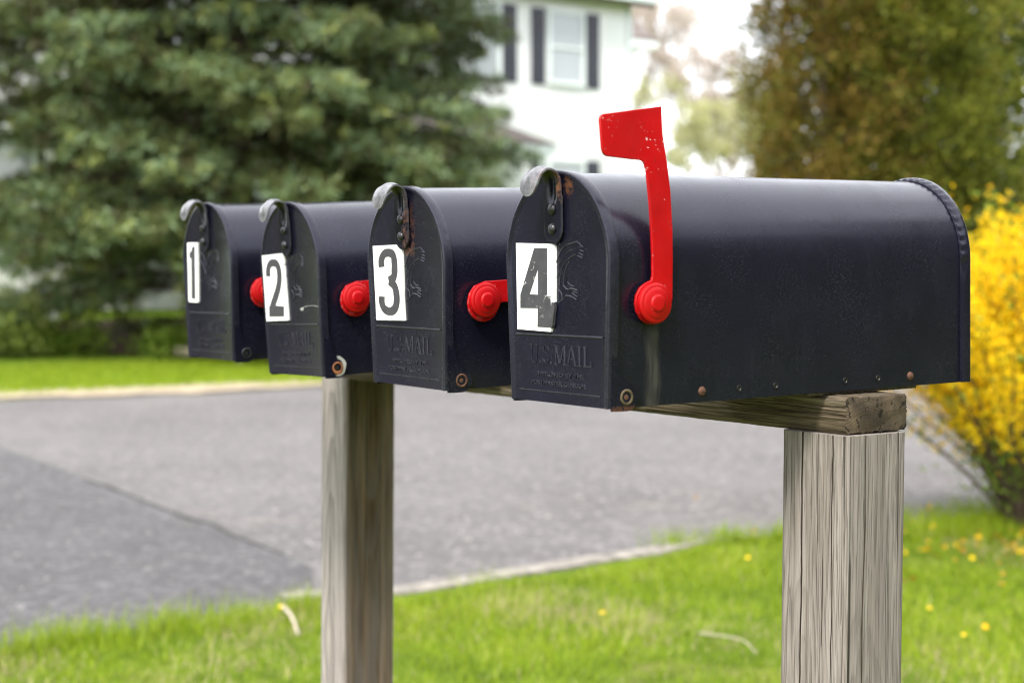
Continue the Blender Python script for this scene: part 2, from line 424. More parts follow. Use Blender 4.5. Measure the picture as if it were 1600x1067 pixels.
# ------------------------------------------------------------------ mailbox stand
M_check = simple('dark_crack_wood', (.035, .024, .015), .95, var=.3, scale=60)
def timber(name, mats, size, axis, end_mat=None, notches=(), parent=None, loc=None, rot=None, seed=0, lv=70, rad=.004, jit=.0004, chip=0.):
    """square-sawn timber lofted along an axis with eased corners, drying checks and worn ends.
    local box runs 0..size on the two cross axes (signed) and 0..size on the long axis (signed)"""
    r = np.random.default_rng(seed)
    ax = [i for i in range(3) if i != axis]; A, B = size[ax[0]], size[ax[1]]; Lg = size[axis]
    sides = [((0, 0), (A, 0)), ((A, 0), (A, B)), ((A, B), (0, B)), ((0, B), (0, 0))]
    per = []      # (point, inward normal, notch id or None, along dir)
    for si, (p, q) in enumerate(sides):
        p = np.array(p, float); q = np.array(q, float); L = np.linalg.norm(q-p); d = (q-p)/L
        inn = np.array([A/2, B/2])-(p+q)/2; inn /= np.linalg.norm(inn)
        fr = [rad, rad+.002]+list(np.linspace(.012, L-.012, 16))+[L-rad-.002, L-rad]
        ent = [(f, None) for f in fr]
        for k, nn in enumerate(notches):
            if nn[0] == si:
                ent += [(nn[1]*L, ('n', k, -1)), (nn[1]*L+1e-5, ('n', k, 0)), (nn[1]*L+2e-5, ('n', k, 1))]
                ent = [e for e in ent if e[1] is not None or abs(e[0]-nn[1]*L) > .0065]
        ent.sort(key=lambda e: e[0])
        for f, tgt in ent: per.append([p+d*f, inn, tgt, d])
    wav = {k: np.cumsum(r.normal(0, .00033, lv+1)) for k in range(len(notches))}
    base_j = r.normal(0, jit, (len(per),))
    loops = []
    for i in range(lv+1):
        tt = i/lv; lp = []
        for c, (p, inn, tgt, d) in enumerate(per):
            q = p.copy(); q = q+inn*(base_j[c]+r.normal(0, jit*.25))
            if tgt:
                k = tgt[1]; nn = notches[k]; wd = nn[3]*float(np.interp(tt, nn[4], nn[5]))
                q = q+d*(wav[k][i]-wav[k].mean()+tgt[2]*max(wd, 2e-5)/2)
                if tgt[2] == 0: q = q+inn*nn[2]*float(np.interp(tt, nn[4], nn[5]))
            if chip and (i == 0 or i == 1):
                q = q+inn*abs(r.normal(0, chip))*(1. if i == 0 else .4)
            e = [0, 0, 0]; e[ax[0]] = q[0]; e[ax[1]] = q[1]; z = Lg*tt
            if chip and i == 0: z += np.sign(Lg)*abs(r.normal(0, chip*.7))
            e[axis] = z; lp.append(e)
        loops.append(lp)
    mb = MB(); n = len(per); o0 = [tuple(q) for lp in loops for q in lp]
    for dark_ in (0, 1):                    # faces inside the drying checks take the dark wood
        cols = [i for i in range(n) if bool(per[i][2] and per[(i+1) % n][2]) == bool(dark_)]
        if cols: mb.add(o0, [(a*n+i, a*n+(i+1) % n, (a+1)*n+(i+1) % n, (a+1)*n+i) for a in range(lv) for i in cols], 2 if dark_ else 0)
    # ends: a ring set in a little, then a flat face
    for li in (0, lv):
        ring = loops[li]; cen = np.mean(ring, axis=0); s = .0025*(1 if li == 0 else -1)*np.sign(Lg)
        inner = [list(np.array(q)+(cen-np.array(q))*.05) for q in ring]
        for q in inner: q[axis] = (0 if li == 0 else Lg)-s*.2
        mb.loft([ring, inner] if li else [inner, ring], True, li == 0, li != 0, 1 if end_mat else 0)
    return mb.build(name, [mats, end_mat or mats, M_check], parent, smooth=38, loc=loc, rot=rot)

stand = empty('mailbox_stand', (-.53, .045, GZ), (0, 0, 0), 'weathered grey timber stand, two square posts joined by a flat rail under the four mailboxes', 'stand')
sl0 = Vector(stand.location)
W_rail = wood('rail_wood', 0, (.040, .029, .017), (.095, .072, .045), (.205, .172, .125), 1., .75, None, (.10, -.09), .0045)
W_end = end_grain('rail_end_grain')
W_p1 = wood('silver_post_wood', 2, (.165, .140, .122), (.228, .198, .178), (.290, .258, .236), 3., .62, None, (-.060, .052))
W_p2 = wood('brown_post_wood', 2, (.215, .188, .168), (.315, .280, .258), (.40, .36, .34), 6., .6, (0, (.030, .016, .007), (.084, .052, .027), (.165, .112, .066)), (-.05, .050), .0060, .55)  # +X side browner than the rest, its shade partly painted into the colour
timber('rail', W_rail, (-1.17, .089, -.0374), 0, W_end, parent=stand, loc=Vector((0, 0, 0))-sl0, rot=(0, R(-.05), 0), seed=2, lv=90, rad=.0035, chip=.0005)
full = ([0, 1], [1, 1])
timber('post', W_p1, (-.089, .089, -1.24), 2, parent=stand, loc=Vector((.0062, -.004, -.0384))-sl0, rot=(R(-.37), R(.21), R(1.3)), seed=4, jit=.0005,
       notches=[(0, .66, .012, .0027, [0, .2, .6, 1], [1, .9, 1.15, .6]), (0, .21, .005, .0011, [0, .12, .35, 1], [1, .9, .1, .0]), (0, .43, .004, .0010, [0, .1, .3, 1], [1, .7, .05, 0]),
                (3, .34, .004, .0012, [0, .2, .5, 1], [1, .6, .1, 0]), (3, .70, .004, .0010, [0, .3, .8, 1], [.3, .8, .6, .0])])
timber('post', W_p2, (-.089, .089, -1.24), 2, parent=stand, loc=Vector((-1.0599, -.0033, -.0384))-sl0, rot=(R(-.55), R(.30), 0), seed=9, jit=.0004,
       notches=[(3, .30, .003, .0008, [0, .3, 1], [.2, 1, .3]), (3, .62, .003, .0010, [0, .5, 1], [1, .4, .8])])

# ------------------------------------------------------------------ mailboxes
BW, BS, BH, BHS, BLD, BL = .1583, .1709, .2195, .1323, .0105, .488
def outline(w_, ws, h, hs, d=0., nside=7, narc=36):
    o = [(w_/2-d+(ws-w_)/2*t, hs*t) for t in np.linspace(0, 1, nside, endpoint=False)]
    o += [((ws/2-d)*math.cos(a), hs+(h-hs-d)*math.sin(a)) for a in np.linspace(0, math.pi, narc)]
    o += [(-(w_/2-d+(ws-w_)/2*t), hs*t) for t in np.linspace(1, 0, nside+1)[1:]]
    return o
PY = .0020      # depth of the door's flat panel behind its rim

M_rivet = simple('dark_rivet', (.035, .033, .036), .28, .6, .3, 90)
M_rust = simple('rusty_steel', (.085, .038, .022), .8, .2, .6, 260)
M_rust2 = simple('bright_rust', (.20, .07, .025), .85, .0, .5, 240)
M_brass = simple('tarnished_brass', (.10, .075, .045), .55, .5, .5, 200)
M_barezinc = simple('bare_zinc', (.42, .41, .40), .5, .4, .3, 150)
M_latch = paint('latch_paint', dust=.9, seed=8., wear_and_glint=.5, tip=True)
M_red = red_paint('red_flag_paint', .95); M_redk = red_paint('red_knob_paint', .25, False)
def plate_mat():
    t = MT('white_plate'); v = t.coords()
    c = t.ramp(t.noise(v, 60, 5), [(.3, (.74, .74, .72)), (.6, (.82, .82, .81))])
    k = t.mrange(t.noise(v, 190, 5, .7), .66, .72, 0, .35); c = t.mix(k, c, (.30, .29, .27))
    return t.set(color=c, rough=.5)
def digit_mat(name, cracked):
    t = MT(name); v = t.coords()
    c = t.ramp(t.noise(v, 90, 4), [(.3, (.028, .027, .032)), (.7, (.048, .046, .052))])
    if cracked:
        e = t.n('ShaderNodeTexVoronoi'); e.feature = 'DISTANCE_TO_EDGE'; e.inputs['Scale'].default_value = 72
        ds = t.n('ShaderNodeVectorMath'); ds.operation = 'ADD'
        nn = t.n('ShaderNodeTexNoise'); nn.inputs['Scale'].default_value = 110; sc = t.n('ShaderNodeVectorMath'); sc.operation = 'SCALE'; sc.inputs['Scale'].default_value = .016
        t.l(v, nn.inputs['Vector']); t.l(nn.outputs['Color'], sc.inputs[0]); t.l(v, ds.inputs[0]); t.l(sc.outputs[0], ds.inputs[1]); t.l(ds.outputs[0], e.inputs['Vector'])
        k = t.math('MULTIPLY', t.mrange(e.outputs['Distance'], .035, .012), t.mrange(t.noise(v, 75, 3), .56, .64))
        c = t.mix(k, c, (.55, .55, .53))
    return t.set(color=c, rough=.55)
M_plate = plate_mat(); M_digit = digit_mat('black_digit', False); M_digit4 = digit_mat('cracked_black_digit', True)
M_board = wood('board_wood', 0, (.06, .045, .03), (.13, .10, .07), (.22, .18, .13), 12.)

def body_mesh():
    mb = MB(); loops = []
    for y, wb, ws, h in [(.0045, BW-.004, BS-.006, BH-.0022), (.02, BW-.0045, .1625, BH-.0020), (.06, .1545, .1570, BH-.0018), (.14, .1535, .1540, BH-.0016), (.26, .1532, .1534, BH-.0012), (.38, .1532, .1532, BH-.0008), (BL-.004, .1532, .1532, BH-.0006)]:
        loops.append([(x, y, z) for x, z in outline(wb, ws, h, BHS)])
    mb.loft(loops, closed=False)
    for s in (1, -1):                                     # folded hem along each lower edge
        a = .0766*s; mb.add([(a, .02, 0), (a, BL-.02, 0), (a-.010*s, BL-.02, -.0005), (a-.010*s, .02, -.0005)], [(0, 1, 2, 3) if s < 0 else (3, 2, 1, 0)])
    mb.add([(-.0755, .006, .012), (.0755, .006, .012), (.0755, BL-.006, .012), (-.0755, BL-.006, .012)], [(0, 1, 2, 3)])
    return mb
def back_mesh():
    mb = MB(); n = 36
    def ol(d, y, crimp):
        o = []; k = outline(.1532, .1532, BH-.0006, BHS, d, 13, 108); 
        for i, (x, z) in enumerate(k):
            b = crimp and 10 < i < len(k)-10 and (i % 4 in (0, 1))
            nx, nz = x, max(0., z-BHS)
            L = math.hypot(nx, nz)+1e-9; q = .0016 if b else 0
            o.append((x-nx/L*q, y, z-nz/L*q))
        return o
    mb.loft([ol(-.0006, BL-.0125, False), ol(-.0034, BL-.0120, True), ol(-.0042, BL-.0085, True), ol(-.0046, BL-.006, False), ol(-.0046, BL-.0005, False), ol(-.0036, BL+.001, False), ol(.0015, BL+.001, False), ol(.004, BL-.002, False)], False, False, True)
    return mb
def door_mesh():
    mb = MB(); prof = [(BLD, .0022), (BLD, .0002), (BLD-.001, 0), (.0022, 0), (.0006, .0007), (0, .0020), (0, .0034), (.0005, .0046), (.0014, .0062), (PY, .0085)]
    mb.loft([[(x, y, z) for x, z in outline(BW, BS, BH, BHS, d)] for y, d in prof], False, False, True)
    a = outline(BW, BS, BH, BHS, .0022)
    mb.add([(-BW/2+.0005, BLD, 0), (BW/2-.0005, BLD, 0), (BW/2-.0005, PY, 0), (-BW/2+.0005, PY, 0)], [(0, 1, 2, 3)])
    # raised rib under the plate, faint rib near the foot, and the two hinge ears
    mb.tube([(x*.001, PY+.0002, .0643) for x in np.linspace(-71, 71, 12)], .0011, 8)
    mb.tube([(x*.001, PY+.0004, .0105) for x in np.linspace(-66, 66, 12)], .0008, 8)
    ear = [(.004, -.0022), (.012, -.0026), (.0211, -.0027), (.0262, -.0016), (.0300, .0010), (.0330, .0055), (.0338, .0100), (.0326, .0148), (.0300, .0183), (.0262, .0212), (.0222, .0232), (.0192, .0258), (.0168, .0300), (.0148, .036), (.0125, .046), (.0108, .060), (.004, .060)]
    for s in (1, -1):
        mb.prism(ear, [], lambda u, v, top, s=s: (s*(BW/2+(.0016 if top else -.001)+max(0, v-.03)*.03), u, v))
    # eagle in low relief, seen to the right of the plate
    for L, w_ in [([(-2, 131), (6, 143), (14, 148.5), (24, 150.5), (33, 152)], 1.0), ([(33, 152), (38, 149), (42.5, 146.5)], .8), ([(42.5, 146.5), (37, 147)], .7), ([(43, 142.5), (37, 144)], .7), ([(42.3, 139.2), (35, 141.4)], .7), ([(41, 136.6), (33, 139)], .7),
                  ([(31, 140.4), (22, 137.5), (14, 133), (6, 126), (0, 119)], .9), ([(26, 145), (16, 142), (8, 136), (2, 130)], .7), ([(20, 134), (14, 127), (11, 119), (10.4, 112)], .8), ([(8, 128), (5, 120), (4, 112)], .7),
                  ([(10, 112), (16, 108), (23, 108.6), (32.6, 107)], .9), ([(33, 104.5), (26, 106)], .7), ([(32.5, 101), (24, 104.2)], .7), ([(31, 98.2), (22, 101.4), (14, 102)], .8), ([(14, 102), (10, 99), (4, 96), (-2, 93)], .8), ([(17, 115), (22, 111.5), (28, 111)], .7), ([(2, 108), (7, 104), (8, 98)], .7),
                  ([(-4, 131), (-12, 144), (-22, 150), (-36, 151)], 1.0), ([(-36, 140), (-24, 138), (-14, 131), (-6, 119)], .9), ([(-10, 112), (-22, 108.6), (-32, 106)], .8), ([(-4, 150), (-1, 153), (4, 152), (6, 149)], .8)]:
        p = smooth_path(L, 5) if len(L) > 2 else L
        mb.tube([(a*.001, PY+.00005, b*.001) for a, b in p], w_*.00082, 6)
    # U.S. MAIL in raised serif capitals
    def cap(x, z, w_, h, strokes):
        for pts, wd in strokes:
            P = [(x+u*w_, z+q*h) for u, q in pts]; P = smooth_path(P, 5) if len(P) > 2 else P
            mb.prism([(a*.001, b*.001) for a, b in ribbon(P, wd)], [], lambda u, v, top: (u, PY-(.0006 if top else -.001), v))
    sf = lambda u, q, k=.22: ([(u-k, q), (u+k, q)], .9)
    H = 17.5; z0 = 37.
    cap(-47, z0, 15, H, [([(.2, .97), (.2, .35), (.32, .07), (.5, .02)], 2.4), ([(.54, .02), (.72, .09), (.8, .34), (.8, .97)], 1.2), sf(.2, 1.01), sf(.8, 1.01, .16)])
    cap(-30.5, z0, 3, 3, [([(.1, .5), (.9, .5)], 2.2)])
    cap(-26, z0, 12, H, [([(.86, .78), (.70, .96), (.42, .99), (.2, .82), (.28, .62), (.52, .52), (.78, .40), (.84, .2), (.66, .04), (.38, .01), (.14, .2)], 1.6), ([(.9, .98), (.9, .72)], .9), ([(.1, .02), (.1, .28)], .9)])
    cap(-12.5, z0, 3, 3, [([(.1, .5), (.9, .5)], 2.2)])
    cap(-6, z0, 20, H, [([(.14, .02), (.14, .98)], 1.1), ([(.18, .98), (.44, .08)], 2.3), ([(.50, .06), (.78, .98)], 1.1), ([(.86, .02), (.86, .98)], 2.4), sf(.14, .0, .13), sf(.86, .0, .14), sf(.11, 1.02, .1), sf(.88, 1.02, .1)])
    cap(14.5, z0, 16, H, [([(.12, .02), (.46, .98)], 1.1), ([(.52, .98), (.86, .02)], 2.4), ([(.30, .34), (.66, .34)], .9), sf(.12, .0, .14), sf(.86, .0, .14)])
    cap(31, z0, 8, H, [([(.5, .02), (.5, .98)], 2.4), sf(.5, .0, .36), sf(.5, 1.02, .36)])
    cap(40, z0, 14, H, [([(.24, .02), (.24, .98)], 2.4), ([(.38, .01), (.86, .01)], .9), ([(.9, -.02), (.9, .26)], 1.0), sf(.24, 1.02, .2), sf(.18, .0, .14)])
    return mb
def text_into(parent, name, body, x, z, h, width, mat):
    """raised lettering: a filled text outline turned into a mesh on the door panel"""
    cu = bpy.data.curves.new('lettering', 'FONT'); cu.body = body; cu.size = h*1.42; cu.extrude = .0011; cu.space_character = 1.15; cu.resolution_u = 3
    ob = bpy.data.objects.new('lettering', cu); COL.objects.link(ob)
    me = bpy.data.meshes.new_from_object(ob.evaluated_get(bpy.context.evaluated_depsgraph_get()))
    COL.objects.unlink(ob); bpy.data.objects.remove(ob)
    vs = np.array([q.co for q in me.vertices]); x0, x1 = vs[:, 0].min(), vs[:, 0].max()
    for q in me.vertices:
        a, b, c = q.co; q.co = (x+(a-x0)/(x1-x0)*width, PY+.0004-c, z+b)
    me.materials.clear(); me.materials.append(mat)
    o = bpy.data.objects.new(name, me); COL.objects.link(o); o.parent = parent; return o
def latch_mesh():
    path = [(-.0012, .1505), (-.0012, .153), (-.0014, .157), (-.0014, .185), (-.0016, .200), (-.0022, .2085), (-.0045, .2148), (-.0095, .2186), (-.0160, .2197), (-.0220, .2168), (-.0264, .2112), (-.0288, .2046), (-.0298, .1988), (-.0298, .1945)]
    P = np.array(smooth_path(path, 4)); T = np.gradient(P, axis=0); T /= np.linalg.norm(T, axis=1)[:, None]
    Nn = np.stack([-T[:, 1], T[:, 0]], -1)     # outward normal (towards the street / up)
    s = np.concatenate([[0], np.cumsum(np.linalg.norm(np.diff(P, axis=0), axis=1))]); Lt = s[-1]
    lo = []
    for i in range(len(P)):
        r0 = .0142; e = min(s[i], Lt-s[i])
        hw = r0*math.sqrt(max(.02, 1-max(0, 1-e/r0)**2)) if e < r0 else r0
        if .045 < s[i] < Lt-.028: hw *= .90
        ch = .0026*np.clip((s[i]-.034)/.010, 0, 1)*np.clip((Lt-.008-s[i])/.010, 0, 1)
        row = []
        for u in (-1, -.96, -.55, -.26, -.14, 0, .14, .26, .55, .96, 1):
            dep = -ch*(1 if abs(u) < .15 else (.55 if abs(u) < .3 else 0))
            q = P[i]+Nn[i]*(dep+.0009); row.append((u*hw, q[0], q[1]))
        for u in (1, .55, .2, 0, -.2, -.55, -1):
            dep = -ch*(1 if abs(u) < .25 else 0)
            q = P[i]+Nn[i]*(dep-.0009); row.append((u*hw, q[0], q[1]))
        lo.append(row)
    mb = MB(); mb.loft(lo, True, True, True); return mb
def dome(mb, c, axis, r, h, n=20, mat=0):
    """half-round head at c, bulging along axis"""
    ax = Vector(axis); e = ax.orthogonal().normalized(); f = ax.cross(e); c = Vector(c); lo = []
    for t in np.linspace(0, math.pi/2*.97, 7):
        rr = r*math.cos(t); hh = h*math.sin(t)
        lo.append([c+ax*hh+(e*math.cos(a)+f*math.sin(a))*rr for a in (2*math.pi*k/n for k in range(n))])
    mb.loft(lo, True, False, True, mat)
FLAG = [(-10.3, 258.3), (-9.6, 260.8), (-8.2, 262.6), (-6.0, 263.5), (59.5, 273.5), (60.7, 248.5), (65.3, 225.6), (69.5, 196.7), (71.4, 161.8), (71.4, 132.6), (70.6, 98), (66, 84), (58, 77.5), (49, 75.2), (40, 76.4), (33, 81), (28.6, 88), (27.4, 95), (28.6, 102), (33, 109), (39.5, 113), (46.2, 115.5), (47.6, 120), (47.6, 138.6), (47.0, 155.9), (45.2, 184.7), (41.8, 213.4), (39.6, 220.5), (38.0, 222.8), (35.7, 223.8), (-2.6, 226.4), (-5.4, 227.6), (-7.2, 230.0), (-8.2, 233.2)]
KC = (.0468, .0947)
def flag_mesh(up):
    mb = MB()
    if up: pts = [(a*.001, b*.001) for a, b in FLAG]
    else:                                  # lowered: arm lies back along the side, blade hanging
        pts = [(KC[0]+(b*.001-KC[1]), KC[1]-(KC[0]-a*.001)) for a, b in FLAG]
        pts = [(y, z-.004) for y, z in pts]
    c = np.mean(pts, axis=0)
    x0 = BW/2+.0062
    sh = [tuple(np.array(p)+(np.array(p)-c)*0) for p in pts]
    P = np.array(sh); nxt = np.roll(P, -1, 0); prv = np.roll(P, 1, 0); T = nxt-prv; T /= np.linalg.norm(T, axis=1)[:, None]; N = np.stack([T[:, 1], -T[:, 0]], -1)
    area = .5*np.sum(P[:, 0]*nxt[:, 1]-nxt[:, 0]*P[:, 1]); N = N*(1 if area > 0 else -1)
    bx = lambda q: 0
    loops = []
    for off, dx in ((0, -.0012), (0, .0008), (-.0005, .0013)):
        loops.append([(x0+dx+bx(q), q[0], q[1]) for q in P+N*off])
    mb.loft(loops, True, False, False)
    for li, flip in ((2, False), (0, True)):
        poly = [Vector((q[1], q[2], 0)) for q in loops[li]]
        tri = geometry.tessellate_polygon([poly]); mb.add(loops[li], [tuple(t) for t in tri])
    bm_fix = mb
    return mb
def knob_mesh():
    mb = MB(); b = BW/2
    pr = [(b-.003, .0080), (b+.0076, .0080), (b+.0078, .0178), (b+.0086, .0186), (b+.0112, .0187), (b+.0126, .0184), (b+.0135, .0174), (b+.0139, .0156), (b+.0139, .0148), (b+.0146, .0138), (b+.0152, .0115), (b+.0156, .0090), (b+.0157, .0082), (b+.0166, .0078), (b+.0173, .0068), (b+.0175, .0050), (b+.0175, .0008)]
    mb.lathe_x(pr, KC[0], KC[1], 48); return mb
def hinge_mesh(kind):
    """pivot at the ear: eyelet ring with a recessed pin"""
    mb = MB(); b = BW/2+.0016; cy, cz = .0207, .0100
    pr = [(b-.002, .0074), (b+.0004, .0074), (b+.0010, .0066), (b+.0008, .0052), (b-.0004, .0048), (b-.0016, .0046)]
    mb.lathe_x(pr, cy, cz, 32, 0)
    dome(mb, (b-.0014, cy-.0004, cz), (1, 0, 0), .0042, .0018, 20, 1)
    if kind == 'peeled':      # paint flaked off around the pivot
        mb.prism([(cy+.0115*math.cos(a)*(1+.06*math.sin(5*a)), cz+.002+.0125*math.sin(a)) for a in np.linspace(-1.9, 1.6, 20)]+[(cy+.0074*math.cos(a), cz+.001+.0095*math.sin(a)) for a in np.linspace(1.5, -1.6, 16)], [], lambda u, v, top: (b+(.0003 if top else -.001), u, v), 2)
        mb.prism([(cy+.0074*math.cos(a), cz+.0085*math.sin(a)) for a in np.linspace(-2.9, .1, 16)]+[(cy+.005*math.cos(a), cz+.004*math.sin(a)) for a in np.linspace(.1, -2.9, 12)], [], lambda u, v, top: (b+(.0007 if top else -.001), u, v), 0)
    return mb
def screw_mesh(ys):
    out = []
    for y in ys:
        mb = MB(); dome(mb, (BW/2-.0026, y, .0102), (1, 0, 0), .0046, .0026, 20)
        mb.box((BW/2-.0006, y-.0026, .0097), (BW/2+.00035, y+.0026, .0107)); out.append(mb)
    return out
def ribs(P, wd): return [(a*.001, b*.001) for a, b in ribbon(smooth_path(P, 7), wd)]
def plate_meshes(k):
    """white plate and the black figure on it; coordinates in mm on the door"""
    quads = {4: [(-65.7, 152.9), (-3.2, 150.6), (-.4, 149.2), (.2, 147), (-1.0, 96.0), (-3.5, 95.5), (-4.5, 90), (-4.2, 80), (-8.2, 67.7), (-65.1, 68.9)],
             3: [(-69.7, 154.7), (-38, 155.2), (-36.5, 154.0), (-34.5, 155.3), (-11.5, 155.7), (-3.2, 149.2), (-2.6, 110), (-3.4, 100), (-1.7, 72.2), (-66.0, 71.0)],
             2: [(-77.0, 153.9), (-12.5, 154.9), (-11.2, 153.5), (-10.6, 141), (-12.4, 139.5), (-11.0, 137.5), (-8.9, 69.5), (-75.2, 68.4)],
             1: [(-65.1, 164.3), (-28.4, 163.8), (-27.0, 162.2), (-33.2, 80), (-34.8, 78.5), (-66.2, 79.2), (-67.9, 81.0)]}
    yb = 0.0002 if k == 1 else .0012
    pl = MB(); pl.prism([(a*.001, b*.001) for a, b in quads[k]], [], lambda u, v, top: (u, -.0004 if top else PY+.0002, v))
    dg = MB(); fn = lambda u, v, top: (u, -.0008 if top else .0004, v)
    mm = lambda L: [(a*.001, b*.001) for a, b in L]
    if k == 4:
        dg.prism(mm([(-33.8, 147.5), (-12.2, 146.8), (-12.9, 101.9), (-7.6, 101.4), (-7.2, 90.2), (-6.6, 86), (-8.2, 79), (-7.8, 71.6), (-29.9, 71.9), (-29.1, 89.8), (-59.1, 89.7), (-58.8, 102.7)]), [mm([(-27.9, 127.5), (-28.4, 102.8), (-42.6, 103.2)])], fn)
        # the vinyl of the leg has split and slid: a darker torn tab beside it
        dg.prism(mm([(-4.3, 96), (-.4, 95), (.6, 91), (-1.0, 84), (-3.2, 73), (-6.0, 71), (-6.4, 80), (-5.2, 90)]), [], lambda u, v, top: (u, -.0020 if top else .0008, v))
    elif k == 3:
        dg.prism(ribs([(-50, 131), (-50.2, 138), (-44, 145.2), (-34, 147), (-24, 144.6), (-20.6, 137), (-20.8, 126), (-24, 119), (-34.5, 115.2)], [13.5, 13, 9.5, 9, 10.5, 13, 13.5, 11, 10]), [], fn)
        dg.prism(ribs([(-34.5, 115.0), (-23, 110.8), (-18, 102), (-18, 92), (-23, 84.6), (-34, 81.4), (-46, 84.2), (-51.4, 91), (-51.6, 98)], [8, 11, 13.5, 13.5, 11, 9, 10, 13, 13.5]), [], lambda u, v, top: (u, -.00085 if top else .0004, v))
    elif k == 2:
        dg.prism(ribs([(-60.6, 126.5), (-60.2, 134), (-54, 141.6), (-43, 143.8), (-32, 141), (-27, 133), (-27.2, 122), (-33, 110), (-43, 98.5), (-52, 89), (-57, 82)], [13.5, 13, 10, 9.5, 11, 13.5, 13.5, 13, 13, 13, 13]), [], fn)
        dg.prism(mm([(-65.0, 74.2), (-19.7, 74.4), (-18.2, 87.4), (-46, 88.6), (-63.5, 88.2)]), [], lambda u, v, top: (u, -.00085 if top else .0004, v))
    else:
        dg.prism(mm([(-37.0, 158.6), (-46.6, 158.2), (-49.6, 152.5), (-58.2, 149.4), (-57.6, 141.6), (-51.4, 142.4), (-55.9, 83.7), (-41.7, 83.9)]), [], fn)
    return pl, dg

BOX = {1: ((-.9435, -.2793, .0074), (1.624, .024, .509)), 2: ((-.6830, -.2722, -.0026), (2.724, -1.145, -.309)),
       3: ((-.3869, -.2774, .0007), (1.700, .491, -.051)), 4: ((-.1031, -.2774, .0004), (.669, -.088, -.359))}
LBL = {1: 'black metal mailbox with narrow white plate reading 1, smallest and farthest along the rail',
       2: 'black metal mailbox whose plate reads 2, with a scratch and a peeling hinge',
       3: 'black metal mailbox whose white plate reads 3, rust around its latch strap',
       4: 'black metal mailbox whose cracked plate reads 4, its red flag raised'}
MD = {1: paint('door_paint', dust=.35, seed=1., wear_and_glint=.28, spec=.36), 2: paint('scratched_door_paint', dust=.5, seed=2., wear_and_glint=.28, spec=.36),
      3: paint('rust_stained_door_paint', rust=[(.016, .170, (.008, .034), .45), (.006, .150, (.014, .009), .65), (-.014, .165, (.005, .03), .25)], dust=1.0, seed=3., wear_and_glint=.28, spec=.40),
      4: paint('scuffed_door_paint', rust=[(.020, .203, (.010, .012), .65), (.079, -.002, (.006, .005), .6)], dust=.45, seed=4., wear_and_glint=.28, spec=.36)}
MBd = {1: paint('body_paint', dust=.5, seed=11.), 2: paint('dusty_body_paint', dust=.7, seed=12.), 3: paint('specked_body_paint', dust=.5, seed=13.),
       4: paint('streaked_body_paint', streak=(.0462, .0605, .078), dust=.45, seed=14.)}
ML = {1: M_latch, 2: M_latch, 3: paint('rusty_latch_paint', rust=[(.010, .170, (.010, .05), .45)], dust=1., seed=21., wear_and_glint=.5, tip=True), 4: paint('rust_flecked_latch_paint', rust=[(.012, .207, (.009, .020), 1.2)], dust=.8, seed=22., wear_and_glint=.5, tip=True)}
HK = {1: [M_rivet, M_rivet], 2: [M_rust2, M_rivet, M_barezinc], 3: [M_rust, M_rust], 4: [M_brass, M_rust]}
src = {}
def shared(key, fn): 
    if key not in src: src[key] = fn()
    return src[key]
def part(key, maker, name, mats, parent, smooth=40):
    """first of a kind is built; the others share a copy of its mesh with their own paint"""
    if not isinstance(mats, list): mats = [mats]
    if key not in src:
        o = maker().build(name, mats, parent, smooth=smooth); src[key] = o; return o
    o = src[key].copy(); o.name = name; COL.objects.link(o); o.parent = parent
    o.data = o.data.copy()
    for i, k in enumerate(mats): o.data.materials[i] = k
    return o
